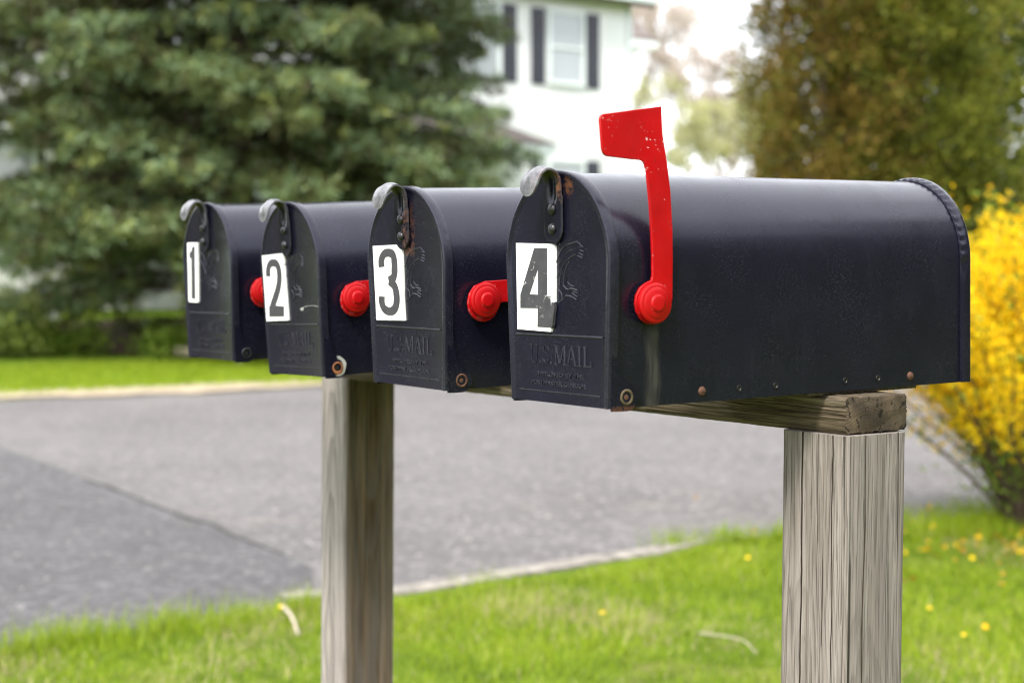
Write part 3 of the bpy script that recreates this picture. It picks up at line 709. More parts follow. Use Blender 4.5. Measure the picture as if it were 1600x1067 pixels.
for k in (4, 3, 2, 1):
    loc, rot = BOX[k]
    t = empty('mailbox', loc, tuple(R(a) for a in rot), LBL[k], 'mailbox', 'mailboxes in a row on the timber rail')
    bd = part('body', body_mesh, 'body', MBd[k], t, 50)
    part('back', back_mesh, 'back_panel', MBd[1], bd, 35)
    dr = part('door', door_mesh, 'door', MD[k], t, 32)
    a = part('txt1', lambda: None, 'raised_lettering', MD[k], dr) if 'txt1' in src else src.setdefault('txt1', text_into(dr, 'raised_lettering', 'APPROVED BY THE', -.0363, .0248, .0046, .078, MD[k]))
    a = part('txt2', lambda: None, 'raised_lettering', MD[k], dr) if 'txt2' in src else src.setdefault('txt2', text_into(dr, 'raised_lettering', 'POSTMASTER GENERAL', -.0438, .0162, .0046, .089, MD[k]))
    lt = part('latch', latch_mesh, 'latch', ML[k], t, 50)
    for z in (.183, .1645):
        def mk(z=z):
            mb = MB(); dome(mb, (0, -.0028, z), (0, -1, 0), .0052, .0036); return mb
        part('rv%g' % z, mk, 'rivet', M_rivet, lt, 60)
    pl, dg = plate_meshes(k)
    po = pl.build('number_plate', M_plate, t, smooth=30); dg.build('digit', M_digit4 if k == 4 else M_digit, po, smooth=30)
    if k == 4: po['label'] = 'white plate with a cracked black 4'
    fl = part('flag_up' if k == 4 else 'flag_down', lambda: flag_mesh(k == 4), 'flag', M_red, t, 40)
    if k == 4: fl['label'] = 'raised red flag with chipped paint'
    part('knob', knob_mesh, 'flag_knob', M_redk, fl, 35)
    hk = hinge_mesh('peeled' if k == 2 else '').build('hinge_pivot', HK[k], dr, smooth=40)
    for i, y in enumerate((.1133, .3984)):
        part('screw%d' % i, lambda: screw_mesh((y,))[0], 'screw', M_rust, bd, 50)
    def hole(y):
        mb = MB()
        mb.lathe_x([(.0766, .0034), (.0775, .0032), (.0774, .0020), (.0768, .0016)], y, .0104, 16)
        return mb
    for i, yh in enumerate((.1599, .2075, .3030, .3504)): part('hole%d' % i, lambda: hole(yh), 'screw_hole', M_rivet, bd, 50)
    def board():
        mb = MB(); mb.box((-.066, .262, -.004), (.066, .42, .0118)); return mb
    part('board', board, 'mounting_board', M_board, t, 30)
    if k == 2:      # bare scratch on the door, ending at the rim
        sc = MB(); pth = smooth_path([(24, 83), (38, 86.5), (56, 87.5), (77, 86.5)], 6)
        sc.prism([(a*.001, b*.001) for a, b in ribbon(pth, [.7, .6, .5, .6])], [], lambda u, v, top: (u, PY-(.0002 if top else -.001), v))
        sc.prism([(q[0]*.001, q[1]*.001) for q in [(24, 83.4), (27, 85.4), (35, 85.2), (33, 82.2), (28, 81.2)]], [], lambda u, v, top: (u, PY-(.00035 if top else -.001), v))
        sc.build('scratch', M_barezinc, dr, smooth=30)

# ------------------------------------------------------------------ plants: fast card meshes
def quads_mesh(name, V4, tint, mat, parent=None):
    """V4: (n,4,3) quads with a per-quad tint value"""
    n = len(V4); me = bpy.data.meshes.new(name)
    me.vertices.add(4*n); me.vertices.foreach_set('co', np.ascontiguousarray(V4, dtype=np.float32).ravel())
    me.loops.add(4*n); me.loops.foreach_set('vertex_index', np.arange(4*n, dtype=np.int32))
    me.polygons.add(n); me.polygons.foreach_set('loop_start', np.arange(0, 4*n, 4, dtype=np.int32))
    a = me.attributes.new('tint', 'FLOAT', 'FACE'); a.data.foreach_set('value', np.asarray(tint, dtype=np.float32))
    me.materials.append(mat); me.update(calc_edges=True); me.validate()
    o = bpy.data.objects.new(name, me); COL.objects.link(o)
    if parent: o.parent = parent
    return o
def unit(v): return v/(np.linalg.norm(v, axis=-1, keepdims=True)+1e-9)
def cards(P, D, length, width, rg, twist=True):
    """leaf-shaped quads at points P pointing along D"""
    n = len(P); D = unit(D); r = unit(rg.normal(size=(n, 3))); side = unit(np.cross(D, r))
    L = np.asarray(length).reshape(-1, 1)*np.ones((n, 1)); W = np.asarray(width).reshape(-1, 1)*np.ones((n, 1))
    a = P; b = P+D*L*.45+side*W*.5; c = P+D*L; d = P+D*L*.45-side*W*.5
    return np.stack([a, b, c, d], 1)

M_bark = simple('grey_brown_bark', (.10, .075, .055), .95, var=.45, scale=14)
M_bark2 = simple('hazed_twig_bark', (.40, .34, .31), .95, var=.25, scale=9)  # paleness stands in for the bright haze over the distant trees
M_spruce = foliage('blue_green_needles', [(0, (.052, .042, .016)), (.20, (.080, .092, .024)), (.40, (.120, .155, .040)), (.60, (.112, .172, .068)), (.80, (.185, .265, .150)), (1, (.230, .255, .050))], .12, .55, .35)
M_cedar = foliage('bronzed_scale_leaves', [(0, (.065, .040, .009)), (.30, (.155, .100, .015)), (.48, (.205, .140, .022)), (.56, (.140, .135, .015)), (1, (.095, .120, .015))], .2)
M_cedarg = foliage('dark_green_scale_leaves', [(0, (.040, .048, .006)), (.4, (.112, .132, .010)), (.72, (.180, .195, .014)), (1, (.250, .180, .024))], .2)
M_hedge = foliage('fresh_green_leaves', [(0, (.10, .15, .02)), (.5, (.20, .27, .05)), (1, (.34, .38, .10))], .35)
M_bud = foliage('hazed_spring_buds', [(0, (.44, .40, .28)), (.5, (.52, .52, .28)), (1, (.56, .58, .24))], .4)  # buds lightened too, haze painted into their colours
M_budr = foliage('pinkish_spring_buds', [(0, (.44, .36, .32)), (.5, (.54, .46, .41)), (1, (.58, .53, .42))], .4)  # pinkish buds, with the same haze painted in
M_petal = foliage('yellow_petals', [(0, (.66, .36, .002)), (.5, (.86, .59, .003)), (1, (.92, .74, .01))], .35, .6)
M_leaf = foliage('young_bush_leaves', [(0, (.06, .10, .012)), (.5, (.13, .21, .02)), (1, (.28, .36, .05))], .35)
M_grass = foliage('grass_blades', [(0, (.060, .105, .006)), (.35, (.150, .240, .005)), (.7, (.27, .365, .010)), (.9, (.36, .40, .05)), (1, (.42, .36, .19))], .45, .6)
M_mulch = simple('bark_mulch', (.10, .060, .038), .95, var=.55, scale=22)

def conifer(name, x, y, z, height, rad, mat, label, cat, group, seed, spacing=.30, per=10, power=.55, nclump=24, droop=.26, reach=.20, bare=.40, ln=(.10, .20), wd=(.022, .040), base=.8, rise=.17):
    """trunk, whorls of drooping limbs, and sprays of short needles along every limb"""
    rg = np.random.default_rng(seed)
    t = empty(name, (x, y, z), (0, 0, rg.uniform(0, 6)), label, cat, group)
    tm = MB(); zz = np.linspace(-.3, height*.97, 14)
    tm.tube([(.05*math.sin(q*1.3), .05*math.cos(q), q) for q in zz], [max(.02, rad*.055*(1-q/height)+.02) for q in zz], 10)
    C = []; Dn = []; Tn = []; SZ = []
    h = base
    while h < height-.15:
        f = 1-h/height; R0 = min(rad*f**power, rad*.85)*(1+rg.normal(0, .04))
        for k in range(per):
            if rg.random() < .07: continue
            az = 2*math.pi*(k+rg.uniform(-.35, .35))/per+h*1.7; L = max(.25, R0*(1+rg.normal(-.03, .09)))
            dirv = np.array([math.cos(az), math.sin(az), 0]); h0 = h+rg.normal(0, .45)
            def pos(s): return dirv*(L*s)+np.array([0, 0, h0+rise*L*s-droop*L*s*s+.10*L*max(0, s-.75)**1.0])
            tm.tube([pos(s) for s in (0, .35, .7, .97)], [max(.008, .012*L), .009*L+.004, .006, .003], 4, caps=False)
            m_ = max(3, int(L/.20))
            tintb = rg.normal(0, .12)
            for s in np.linspace(bare, 1.0, m_):
                w_ = L*reach*(1.15-s)+.12
                for sd in (-1, 1):
                    for q in ((.5, 1.) if w_ > .30 else (.75,)):
                        sdv = np.array([-math.sin(az), math.cos(az), 0])*sd
                        C.append(pos(s)+sdv*w_*q*rg.uniform(.7, 1.2)+np.array([0, 0, -.10*w_*q-abs(rg.normal(0, .22))+.05])+dirv*rg.normal(0, .06))
                        Dn.append(dirv*.7+sdv*.6+np.array([0, 0, -.12])); Tn.append(tintb+.18*(s-.6)); SZ.append(1.)
                if s > .99:
                    C.append(pos(1.0)); Dn.append(dirv+np.array([0, 0, .1])); Tn.append(tintb+.2); SZ.append(1.1)
        h += spacing*(.65+.5*f)
    tm.build('trunk', M_bark, t, smooth=60)
    C = np.array(C); Dn = unit(np.array(Dn)); Tn = np.array(Tn)
    n = len(C); k = nclump
    P = np.repeat(C, k, 0); D0 = np.repeat(Dn, k, 0)
    sft = rg.uniform(-.12, .10, (n*k, 1)); P = P+D0*sft+rg.normal(0, .028, (n*k, 3))
    D = D0*rg.uniform(.3, 1.0, (n*k, 1))+rg.normal(0, .55, (n*k, 3)); D[:, 2] -= .05
    tint = np.clip(.42+np.repeat(Tn, k)+rg.normal(0, .12, n*k)+np.repeat(rg.normal(0, .27, n), k), 0, .98)
    V = cards(P, D, rg.uniform(*ln, n*k), rg.uniform(*wd, n*k), rg)
    quads_mesh('crown', V, tint, mat, t)
    return t

def column_tree(name, x, y, z, height, rad, mats, label, cat, group, seed, n=900, k=60, shape=lambda f: 1.0, ln=(.07, .14), wd=(.03, .05), gap=.25):
    """dense upright evergreen: many flat upswept sprays spread through the crown's volume"""
    rg = np.random.default_rng(seed); t = empty(name, (x, y, z), (0, 0, 0), label, cat, group)
    tm = MB(); zz = np.linspace(-.3, height*.9, 10)
    tm.tube([(0.04*math.sin(q), .04*math.cos(q*1.4), q) for q in zz], [max(.02, .10*(1-q/height)) for q in zz], 8)
    f = rg.uniform(.03, 1, n); az = rg.uniform(0, 2*math.pi, n)
    lob = 1+.16*np.sin(az*3+f*9+seed)+.12*np.sin(az*5-f*17+seed*2)
    prof = np.array([shape(q) for q in f])*rad*lob
    rr = prof*np.sqrt(rg.uniform(.25, 1.05, n))
    keep = rg.random(n) > gap*(.5+.5*np.sin(az*4+f*23))
    C = np.stack([rr*np.cos(az), rr*np.sin(az), f*height], -1)[keep]; az = az[keep]; m_ = len(C)
    for i in range(0, m_, 6):
        c = C[i]; tm.tube([(0, 0, max(.1, c[2]-.5*np.hypot(c[0], c[1])-.15)), c*np.array([.5, .5, 1])-np.array([0, 0, .1]), c], [.018, .012, .005], 4, caps=False)
    tm.build('trunk', M_bark, t, smooth=60)
    O = np.stack([np.cos(az), np.sin(az), np.full(m_, .55)], -1)
    sz = rg.uniform(.14, .30, (m_, 1))
    P = np.repeat(C, k, 0)+rg.normal(0, 1, (m_*k, 3))*np.repeat(sz, k, 0)*.62
    D = np.repeat(O, k, 0)*.8+rg.normal(0, .6, (m_*k, 3))
    tint = np.clip(np.repeat(rg.normal(.45, .20, m_), k)+rg.normal(0, .13, m_*k), 0, 1)
    V = cards(P, D, rg.uniform(*ln, m_*k), rg.uniform(*wd, m_*k), rg)
    quads_mesh('crown', V, tint, mats, t); return t

def twig_tree(name, x, y, z, height, mat, label, cat, group, seed, leaves=9, spread=.5, lw=(.05, .10), bark=None):
    """open deciduous tree in spring: branching limbs down to twigs, tiny new leaves at the ends"""
    rg = np.random.default_rng(seed); t = empty(name, (x, y, z), (0, 0, 0), label, cat, group); tm = MB(); tips = []
    def grow(p, d, L, r, lev):
        pts = [p]; q = p.copy(); dd = d.copy()
        for i in range(3):
            dd = unit(dd+rg.normal(0, .13, 3)+np.array([0, 0, .05])); q = q+dd*L/3; pts.append(q.copy())
            if lev >= 3: tips.append((q.copy(), dd.copy()))
        tm.tube(pts, [r, r*.88, r*.76, r*.6], 5 if lev < 2 else 3, caps=False)
        if lev >= 5: return
        for c in range(rg.integers(2, 4) + (1 if lev < 2 else 0)):
            s = rg.uniform(.45, 1.0); b = pts[0]*(1-s)+pts[-1]*s
            nd = unit(dd+rg.normal(0, spread, 3)*np.array([1, 1, .6])+np.array([0, 0, .15])); grow(b, nd, L*rg.uniform(.58, .78), r*.52, lev+1)
    grow(np.array([0, 0, -.2]), np.array([0, 0, 1.]), height*.36, height*.013, 0)
    tm.build('trunk', bark or M_bark2, t, smooth=60)
    P = np.array([a for a, b in tips]); D0 = np.array([b for a, b in tips]); k = leaves
    P = np.repeat(P, k, 0)+rg.normal(0, .10, (len(P)*k, 3)); D = np.repeat(D0, k, 0)+rg.normal(0, .8, (len(P), 3))
    quads_mesh('crown', cards(P, D, rg.uniform(*lw, len(P)), rg.uniform(lw[0]*.6, lw[1]*.6, len(P)), rg), np.clip(rg.normal(.5, .25, len(P)), 0, 1), mat, t); return t

conifer('spruce', -21.75, 8.82, -.98, 19.0, 5.1, M_spruce, 'huge blue green spruce with drooping limbs, in front of the white house', 'spruce tree', None, 11)
def bulge(f): return (1-.25*f)*min(1, (1.02-f)*6)*(0.75+.25*min(1, f*4))
column_tree('cedar', -14.95, 15.15, -1.08, 7.4, 1.32, M_cedar, 'bronze brown cedar with pale sky between it and the white house', 'cedar tree', 'evergreens across the road', 21, n=1150, k=46, shape=bulge, gap=.55)
column_tree('cedar', -14.7, 16.55, -1.08, 6.4, 1.75, M_cedarg, 'dark green cedar growing close against the bronze brown one', 'cedar tree', 'evergreens across the road', 22, n=1900, k=50, shape=bulge, gap=.5)
column_tree('cedar', -16.4, 16.9, -1.08, 8.4, 1.5, M_cedar, 'taller brown cedar showing above and behind the dark green one', 'cedar tree', 'evergreens across the road', 23, n=420, k=34, shape=bulge, gap=.6)
column_tree('leafy_tree', -18.5, 23.6, -1.03, 9.5, 2.9, M_hedge, 'light yellow green leafy tree beyond the cedars', 'tree', 'trees behind the cedars', 24, n=2000, k=40, shape=lambda f: math.sin(math.pi*min(1, .18+f*.8))**.6, ln=(.08, .15), wd=(.06, .11), gap=.3)
column_tree('leafy_tree', -17.0, 21.6, -1.03, 9.8, 2.6, M_cedarg, 'tall olive green tree standing right of the dark green cedar', 'tree', 'trees behind the cedars', 25, n=800, k=40, shape=lambda f: math.sin(math.pi*min(1, .18+f*.8))**.6, ln=(.08, .15), wd=(.06, .11), gap=.25)
g_ = 'spring trees beyond the house'
twig_tree('bare_tree', -42.0, 31.3, -.5, 15., M_budr, 'pale pinkish budding tree just right of the white house', 'tree', g_, 31, 12, lw=(.08, .16))
twig_tree('budding_tree', -34.6, 29.4, -.5, 10.0, M_bud, 'pale yellow green budding tree behind the raised red flag', 'tree', g_, 32, 15, lw=(.08, .16))
twig_tree('bare_tree', -37.5, 33.6, -.5, 11., M_budr, 'low greyish bare tree between the yellow green tree and the cedars', 'tree', g_, 33, 12, lw=(.08, .16))
twig_tree('budding_tree', -31.0, 29.6, -.5, 5.2, M_bud, 'small fresh green tree at the foot of the bronze cedar', 'tree', g_, 34, 20, lw=(.08, .14))

# ------------------------------------------------------------------ the house
def siding():
    t = MT('white_clapboard'); o = t.sep(t.tc.outputs['Object'])
    fz = t.math('FRACT', t.math('MULTIPLY', o[2], 1/.115))
    c = t.ramp(t.noise(t.coords(), 2.5, 5), [(.3, (.82, .83, .83)), (.7, (.86, .87, .87))])
    t.bump(fz, 1., .012); return t.set(color=c, rough=.6)
def shingles(name='brown_shingles'):
    t = MT(name); v = t.coords()
    b = t.n('ShaderNodeTexBrick'); b.inputs['Scale'].default_value = 3.; b.inputs['Color1'].default_value = (.115, .094, .085, 1); b.inputs['Color2'].default_value = (.165, .138, .125, 1); b.inputs['Mortar'].default_value = (.07, .05, .045, 1)
    b.inputs['Mortar Size'].default_value = .015; t.l(v, b.inputs['Vector'])
    return t.set(color=b.outputs['Color'], rough=.9)
M_sid = siding(); M_shin = shingles(); M_trim = simple('white_trim', (.74, .80, .79), .5, var=.03)
M_shut = simple('dark_slate_shutter', (.040, .040, .058), .5, var=.2)
def pane_mat():
    t = MT('window_glass'); o = t.sep(t.tc.outputs['Object'])
    st = t.math('SINE', t.math('MULTIPLY', o[2], 105.))
    c = t.mix(t.mrange(st, -.2, .6), (.30, .33, .35), (.46, .49, .50))          # slatted blind behind the glass
    t.set(color=c, rough=.12, spec=.6, coat=.5); return t.m
M_pane = pane_mat()
HX, HY0, HY1, HZ = -25.75, 2.0, 20.05, 6.42
HSC, HOF = 1.118, np.array([-.1237, .1295, -.0139])      # house drawn at 1:1.118 and set back
house = empty('house', (-33.0, 12.4, -.65), (0, 0, 0), 'white clapboard two storey house with dark shutters and brown hipped porch roof', 'house')
h0 = np.array(house.location)
def hp(mb, name, mat, parent=house, smooth=None):
    mb.v = [tuple(np.array(q)*HSC+HOF-np.array(house.location)) for q in mb.v]
    o = mb.build(name, mat, parent, smooth=smooth); return o
a = MB(); a.box((HX-7, HY0, -1.3), (HX, HY1, HZ)); hp(a, 'wall', M_sid)
a = MB(); a.box((HX-12, 12.0, -1.3), (HX-7.25, 25.95, 7.0)); hp(a, 'rear_wing', M_sid)
def gable(mb, x0, x1, y0, y1, z0, rise, ov=.35, oy=.45, th=.16):
    xm = (x0+x1)/2; sl = rise/((x1-x0)/2)
    pr = [(x1+ov, z0-sl*ov), (xm, z0+rise), (x0-ov, z0-sl*ov), (x0-ov, z0-sl*ov+th), (xm, z0+rise+th*1.1), (x1+ov, z0-sl*ov+th)]
    mb.loft([[(x, y0-oy, z) for x, z in pr], [(x, y1+oy, z) for x, z in pr]], True, True, True)
rf = MB(); gable(rf, HX-7, HX, HY0, HY1, HZ+.02, 2.6); hp(rf, 'roof', M_shin)
a = MB(); a.box((HX+.003, HY0-.4, HZ-.14), (HX+.46, HY1+.40, HZ-.02)); a.box((HX+.003, HY1-.10, -1.0), (HX+.03, HY1+.02, HZ-.15)); hp(a, 'eave_trim', M_trim)
rf = MB(); gable(rf, HX-12, HX-7.25, 12.0, 25.95, 7.02, 1.5, ov=.3, oy=.55); hp(rf, 'roof', M_shin)
a = MB(); a.box((HX-7.245, 12, 6.72), (HX-6.92, 26.52, 6.90)); hp(a, 'eave_trim', M_trim)
def window(y0, y1, z0, z1, shut=True):
    f = MB(); b = .075
    for lo, hi in (((y0-b, z0-b), (y1+b, z0)), ((y0-b, z1), (y1+b, z1+b)), ((y0-b, z0), (y0, z1)), ((y1, z0), (y1+b, z1))): f.box((HX+.002, lo[0], lo[1]), (HX+.07, hi[0], hi[1]))
    zm = (z0+z1)/2; f.box((HX+.012, y0, zm-.03), (HX+.055, y1, zm+.03))
    w_ = hp(f, 'window', M_trim)
    p = MB(); p.box((HX+.002, y0, z0), (HX+.025, y1, zm-.03)); p.box((HX+.002, y0, zm+.03), (HX+.04, y1, z1)); hp(p, 'pane', M_pane, w_)
    w_.children[0].parent = w_
    if shut:
        for s0 in (y0-.13-.36, y1+.13):
            m_ = MB(); y_a, y_b = s0, s0+.36
            m_.box((HX+.002, y_a, z0-.10), (HX+.03, y_b, z1+.07))
            for k in range(2):
                za = z0-.06+k*(z1-z0+.05)/2; zb = za+(z1-z0-.05)/2
                for q in np.linspace(za, zb-.03, 14): m_.box((HX+.0305, y_a+.05, q), (HX+.040, y_b-.05, q+.035))
            hp(m_, 'shutter', M_shut)
for yc in (6.2, 9.6, 13.0, 16.03, 18.24):
    window(yc-.425, yc+.425, 4.42, 5.90)
    if yc > 17 or yc < 8: window(yc-.425, yc+.425, 1.15, 2.66)
# porch with a hipped roof along the front
pf, pe, zt, ze = HX+1.75, 16.76, 3.86, 2.86
pr = MB()
A_, B_, C_, D_ = (HX+.004, pe-1.9, zt), (HX+.004, 8.0, zt), (pf, pe, ze), (pf, 6.1, ze)
E_, F_ = (HX+.004, pe, ze), (HX+.004, 6.1, ze)
pr.add([A_, B_, D_, C_], [(0, 1, 2, 3)]); pr.add([A_, C_, E_], [(0, 1, 2)]); pr.add([B_, F_, D_], [(0, 1, 2)])
up = lambda p: (p[0], p[1], p[2]-.012)
pr.add([up(C_), up(D_), up(F_), up(E_)], [(0, 1, 2, 3)])
prf = hp(pr, 'porch_roof', M_shin)
fa = MB(); fa.box((HX+.004, 6.12, ze-.22), (pf-.02, pe-.02, ze-.014)); hp(fa, 'fascia', M_trim, prf)
for y in (pe-.25, 13.6, 10.2, 6.5):
    p = MB(); p.box((pf-.28, y-.07, -.55), (pf-.14, y+.07, ze-.221)); hp(p, 'porch_post', M_trim)
fl = MB(); fl.box((HX+.004, 6.1, -1.2), (pf, pe, -.552)); hp(fl, 'porch_floor', simple('porch_boards', (.25, .25, .26), .8))
dm = MB(); dm.box((HX+.004, 14.3, -.55), (HX+.06, 15.3, 1.6)); hp(dm, 'door', M_shut)

# ------------------------------------------------------------------ unseen trees either side of the view, added to darken mailbox reflections
rw = np.random.default_rng(90); C = []
for i in range(34):
    x_, y_ = (rw.uniform(-1.5, 20), rw.uniform(13, 17)) if i < 22 else (rw.uniform(17, 22), rw.uniform(-4, 13)); h_ = rw.uniform(8.5, 12); k = 260
    f_ = rw.random(k); a_ = rw.uniform(0, 6.28, k); r_ = 1.7*np.sqrt(rw.random(k))*(1.05-f_)**.5
    C.append(np.stack([x_+r_*np.cos(a_), y_+r_*np.sin(a_), GZ+.1+f_*h_], -1))
C = np.concatenate(C); n = len(C); C = np.repeat(C, 5, 0)+rw.normal(0, .22, (n*5, 3))
o = quads_mesh('unseen_woods', cards(C, rw.normal(0, 1, (n*5, 3)), rw.uniform(.35, .7, n*5), rw.uniform(.2, .4, n*5), rw), np.clip(rw.normal(.4, .2, n*5), 0, 1), M_cedarg)
tag(o, 'unseen evergreen wood right of the view, added to darken the mailbox sides', 'unseen_woods', None, 'stuff')
C = []
for i in range(30):
    x_, y_ = rw.uniform(-32, -17), rw.uniform(-26, -7); h_ = rw.uniform(7, 12); k = 240
    f_ = rw.random(k); a_ = rw.uniform(0, 6.28, k); r_ = 2.2*np.sqrt(rw.random(k))*(1.05-f_)**.5
    C.append(np.stack([x_+r_*np.cos(a_), y_+r_*np.sin(a_), GZ+.1+f_*h_], -1))
C = np.concatenate(C); n = len(C); C = np.repeat(C, 5, 0)+rw.normal(0, .25, (n*5, 3))
o = quads_mesh('unseen_woods', cards(C, rw.normal(0, 1, (n*5, 3)), rw.uniform(.4, .8, n*5), rw.uniform(.25, .5, n*5), rw), np.clip(rw.normal(.4, .2, n*5), 0, 1), M_cedarg)
tag(o, 'unseen evergreen wood left of the view, added to darken the mailbox doors', 'unseen_woods', None, 'stuff')

# ------------------------------------------------------------------ far garden bed
bed = [(-23.9+2.6*math.cos(a)*(1+.06*math.sin(3*a)), 8.0+5.6*math.sin(a)*(1+.05*math.sin(5*a))) for a in np.linspace(0, 2*math.pi, 60, endpoint=False)]
bm_ = MB(); bm_.prism(bed, [], lambda u, v, top: (u, v, float(hill(u, v))+(.03 if top else -.05))); tag(bm_.build('garden_bed', M_mulch), kind='structure')
lg = MB(); lp = at(270, 571, 22.4); lq = at(386, 571, 21.9); lp[2] = lq[2] = float(hill(lp[0], lp[1]))+.10
lg.tube(smooth_path([lp, lp*.6+lq*.4+np.array([.02, 0, .012]), lq], 5), [.075, .08, .082, .08, .078, .08, .078, .076, .074, .072, .07][:11], 12)
tag(lg.build('log', simple('pale_weathered_log', (.30, .255, .20), .9, var=.35, scale=6), smooth=50), 'pale fallen log lying at the edge of the lawn under the spruce', 'log')
def clump(name, x, y, z, r, h, mat, label, group, seed, n=900):
    rg = np.random.default_rng(seed); t = empty(name, (x, y, z), (0, 0, 0), label, 'shrub', group)
    tm = MB(); C = []
    for i in range(26):
        a_ = rg.uniform(0, 6.28); rr = r*math.sqrt(rg.random()); e = np.array([rr*math.cos(a_), rr*math.sin(a_), h*(1-.55*(rr/r)**2)*rg.uniform(.7, 1.05)])
        tm.tube([(0, 0, -.05), e*np.array([.5, .5, .6]), e], [.012, .008, .004], 4, caps=False); C += [e*np.array([s**.8, s**.8, s]) for s in (.45, .7, .9, 1.0)]
    tm.build('stems', M_bark, t); C = np.array(C); k = n//len(C)+1
    P = np.repeat(C, k, 0)+rg.normal(0, .12, (len(C)*k, 3))
    P[:, 2] = np.abs(P[:, 2])
    D = rg.normal(0, .7, (len(P), 3))+np.array([0, 0, .4])
    quads_mesh('foliage', cards(P, D, rg.uniform(.06, .13, len(P)), rg.uniform(.03, .06, len(P)), rg), np.clip(rg.normal(.5, .22, len(P)), 0, 1), mat, t); return t
for i, (px, d, r, h, mt_, lb) in enumerate([(-20, 22.0, .75, .75, M_hedge, 'yellow green low shrub before the spruce at the lawn edge, leftmost one'), (45, 22.4, .6, .55, M_hedge, 'yellow green low shrub with a dark one right of it under the spruce'), (118, 22.6, .55, .42, M_leaf, 'dark green low shrub on the mulch under the spruce'), (262, 22.6, .4, .35, M_leaf, 'small dark green shrub just left of the pale log')]):
    p = at(px, 560, d); clump('low_shrub', p[0], p[1], float(hill(p[0], p[1])), r, h, mt_, lb, 'low shrubs under the spruce', 40+i, 1600)

# ------------------------------------------------------------------ forsythia by the road
def forsythia(name, x, y, label, seed, nst=85, R0=1.0, H0=1.62, group=None):
    rg = np.random.default_rng(seed); t = empty(name, (x, y, GZ), (0, 0, 0), label, 'forsythia', group); tm = MB(); FP = []; FD = []; LP = []; LD = []
    for i in range(nst):
        az = rg.uniform(0, 2*math.pi); sp_ = R0*rg.uniform(.15, 1.15); hh = H0*rg.uniform(.62, 1.04)*(1-.20*(sp_/R0)**2)
        b = np.array([.16*math.cos(az)*rg.random(), .16*math.sin(az)*rg.random(), 0.]); e = np.array([math.cos(az)*sp_, math.sin(az)*sp_, 0])
        arch = rg.uniform(0, .85) if sp_ > .45*R0 else 0
        pts = [b+(e-b)*s**1.15+np.array([0, 0, hh*(1.0+arch*.5)*s-hh*arch*.75*s**3])+np.array([*rg.normal(0, .015, 2), 0])*(s > 0) for s in np.linspace(0, 1, 7)]
        P = np.array(smooth_path(pts, 5)); tm.tube(P[::3], list(np.linspace(rg.choice([.009, .012, .019]), .003, len(P[::3]))), 5, caps=False)
        s = np.linspace(0, 1, len(P)); T = unit(np.gradient(P, axis=0))
        for j in range(len(P)):
            if P[j][2] > .38+rg.uniform(-.14, .26) and s[j] > .3 and rg.random() < .62+.4*P[j][2]/H0:
                k = int(rg.integers(12, 20)*(.55+.7*P[j][2]/H0)); c = P[j]+rg.normal(0, .042, (k, 3)); FP.append(c); FD.append(rg.normal(0, 1, (k, 3))+T[j]*.3)
                if rg.random() < .75:
                    k = rg.integers(1, 4); LP.append(P[j]+rg.normal(0, .05, (k, 3))); LD.append(rg.normal(0, .6, (k, 3))+T[j])
            elif s[j] > .12 and rg.random() < .85:
                k = rg.integers(2, 7); LP.append(P[j]+rg.normal(0, .045, (k, 3))); LD.append(rg.normal(0, .7, (k, 3))+T[j])
        k = 5; LP.append(P[-1]+rg.normal(0, .03, (k, 3))); LD.append(rg.normal(0, .4, (k, 3))+T[-1])
    tm.build('stems', simple('brown_stem_bark', (.085, .058, .036), .9, var=.3, scale=20), t, smooth=60)
    FP = np.concatenate(FP); FD = unit(np.concatenate(FD)); n = len(FP)
    # every flower: four narrow petals from one centre
    Q = []; TT = []; r1 = unit(np.cross(FD, rg.normal(size=(n, 3)))); r2 = np.cross(FD, r1); tb = np.clip(rg.normal(.5, .2, n), 0, 1)
    for a in range(4):
        d = r1*math.cos(a*math.pi/2)+r2*math.sin(a*math.pi/2)+FD*.35; Q.append(cards(FP, d, rg.uniform(.015, .021, n), .0095, rg)); TT.append(tb)
    quads_mesh('blossoms', np.concatenate(Q), np.concatenate(TT), M_petal, t)
    LP = np.concatenate(LP); LD = np.concatenate(LD)
    quads_mesh('leaves', cards(LP, LD, rg.uniform(.025, .055, len(LP)), rg.uniform(.011, .02, len(LP)), rg), np.clip(rg.normal(.5, .22, len(LP)), 0, 1), M_leaf, t); return t
pb = at(1622, 826, 7.2)
forsythia('forsythia', pb[0], pb[1], 'yellow flowering forsythia bush arching over the lawn beside the fourth mailbox', 51, nst=175)

# ------------------------------------------------------------------ grass, petals, twigs
def grass(name, pts, lens, wid, seed, tint, lean=.45, z=GZ+.011, label=None):
    rg = np.random.default_rng(seed); n = len(pts)
    P = np.concatenate([pts, np.full((n, 1), z)], 1); az = rg.uniform(0, 2*math.pi, n); le = np.abs(rg.normal(0, lean, n))
    D = unit(np.stack([np.cos(az)*le, np.sin(az)*le, np.ones(n)], -1)); side = np.stack([-np.sin(az), np.cos(az), np.zeros(n)], -1)*np.asarray(wid).reshape(-1, 1)/2
    L = np.asarray(lens).reshape(-1, 1); bend = np.stack([np.cos(az), np.sin(az), np.full(n, -.25)], -1)*L*.22
    V = np.stack([P-side, P+side, P+D*L+side*.12+bend, P+D*L-side*.12+bend], 1)
    o = quads_mesh(name, V, tint, M_grass); tag(o, label, 'grass' if label else None, None, 'stuff'); return o
ep = np.array(lawn_edge[:-1])
def edge_x(y): 
    k = (ep[:, 1] < 8.9); yy = ep[k, 1]; xx = ep[k, 0]; o = np.argsort(yy); return np.interp(y, yy[o], xx[o])
gr = np.random.default_rng(77)
N = 150000
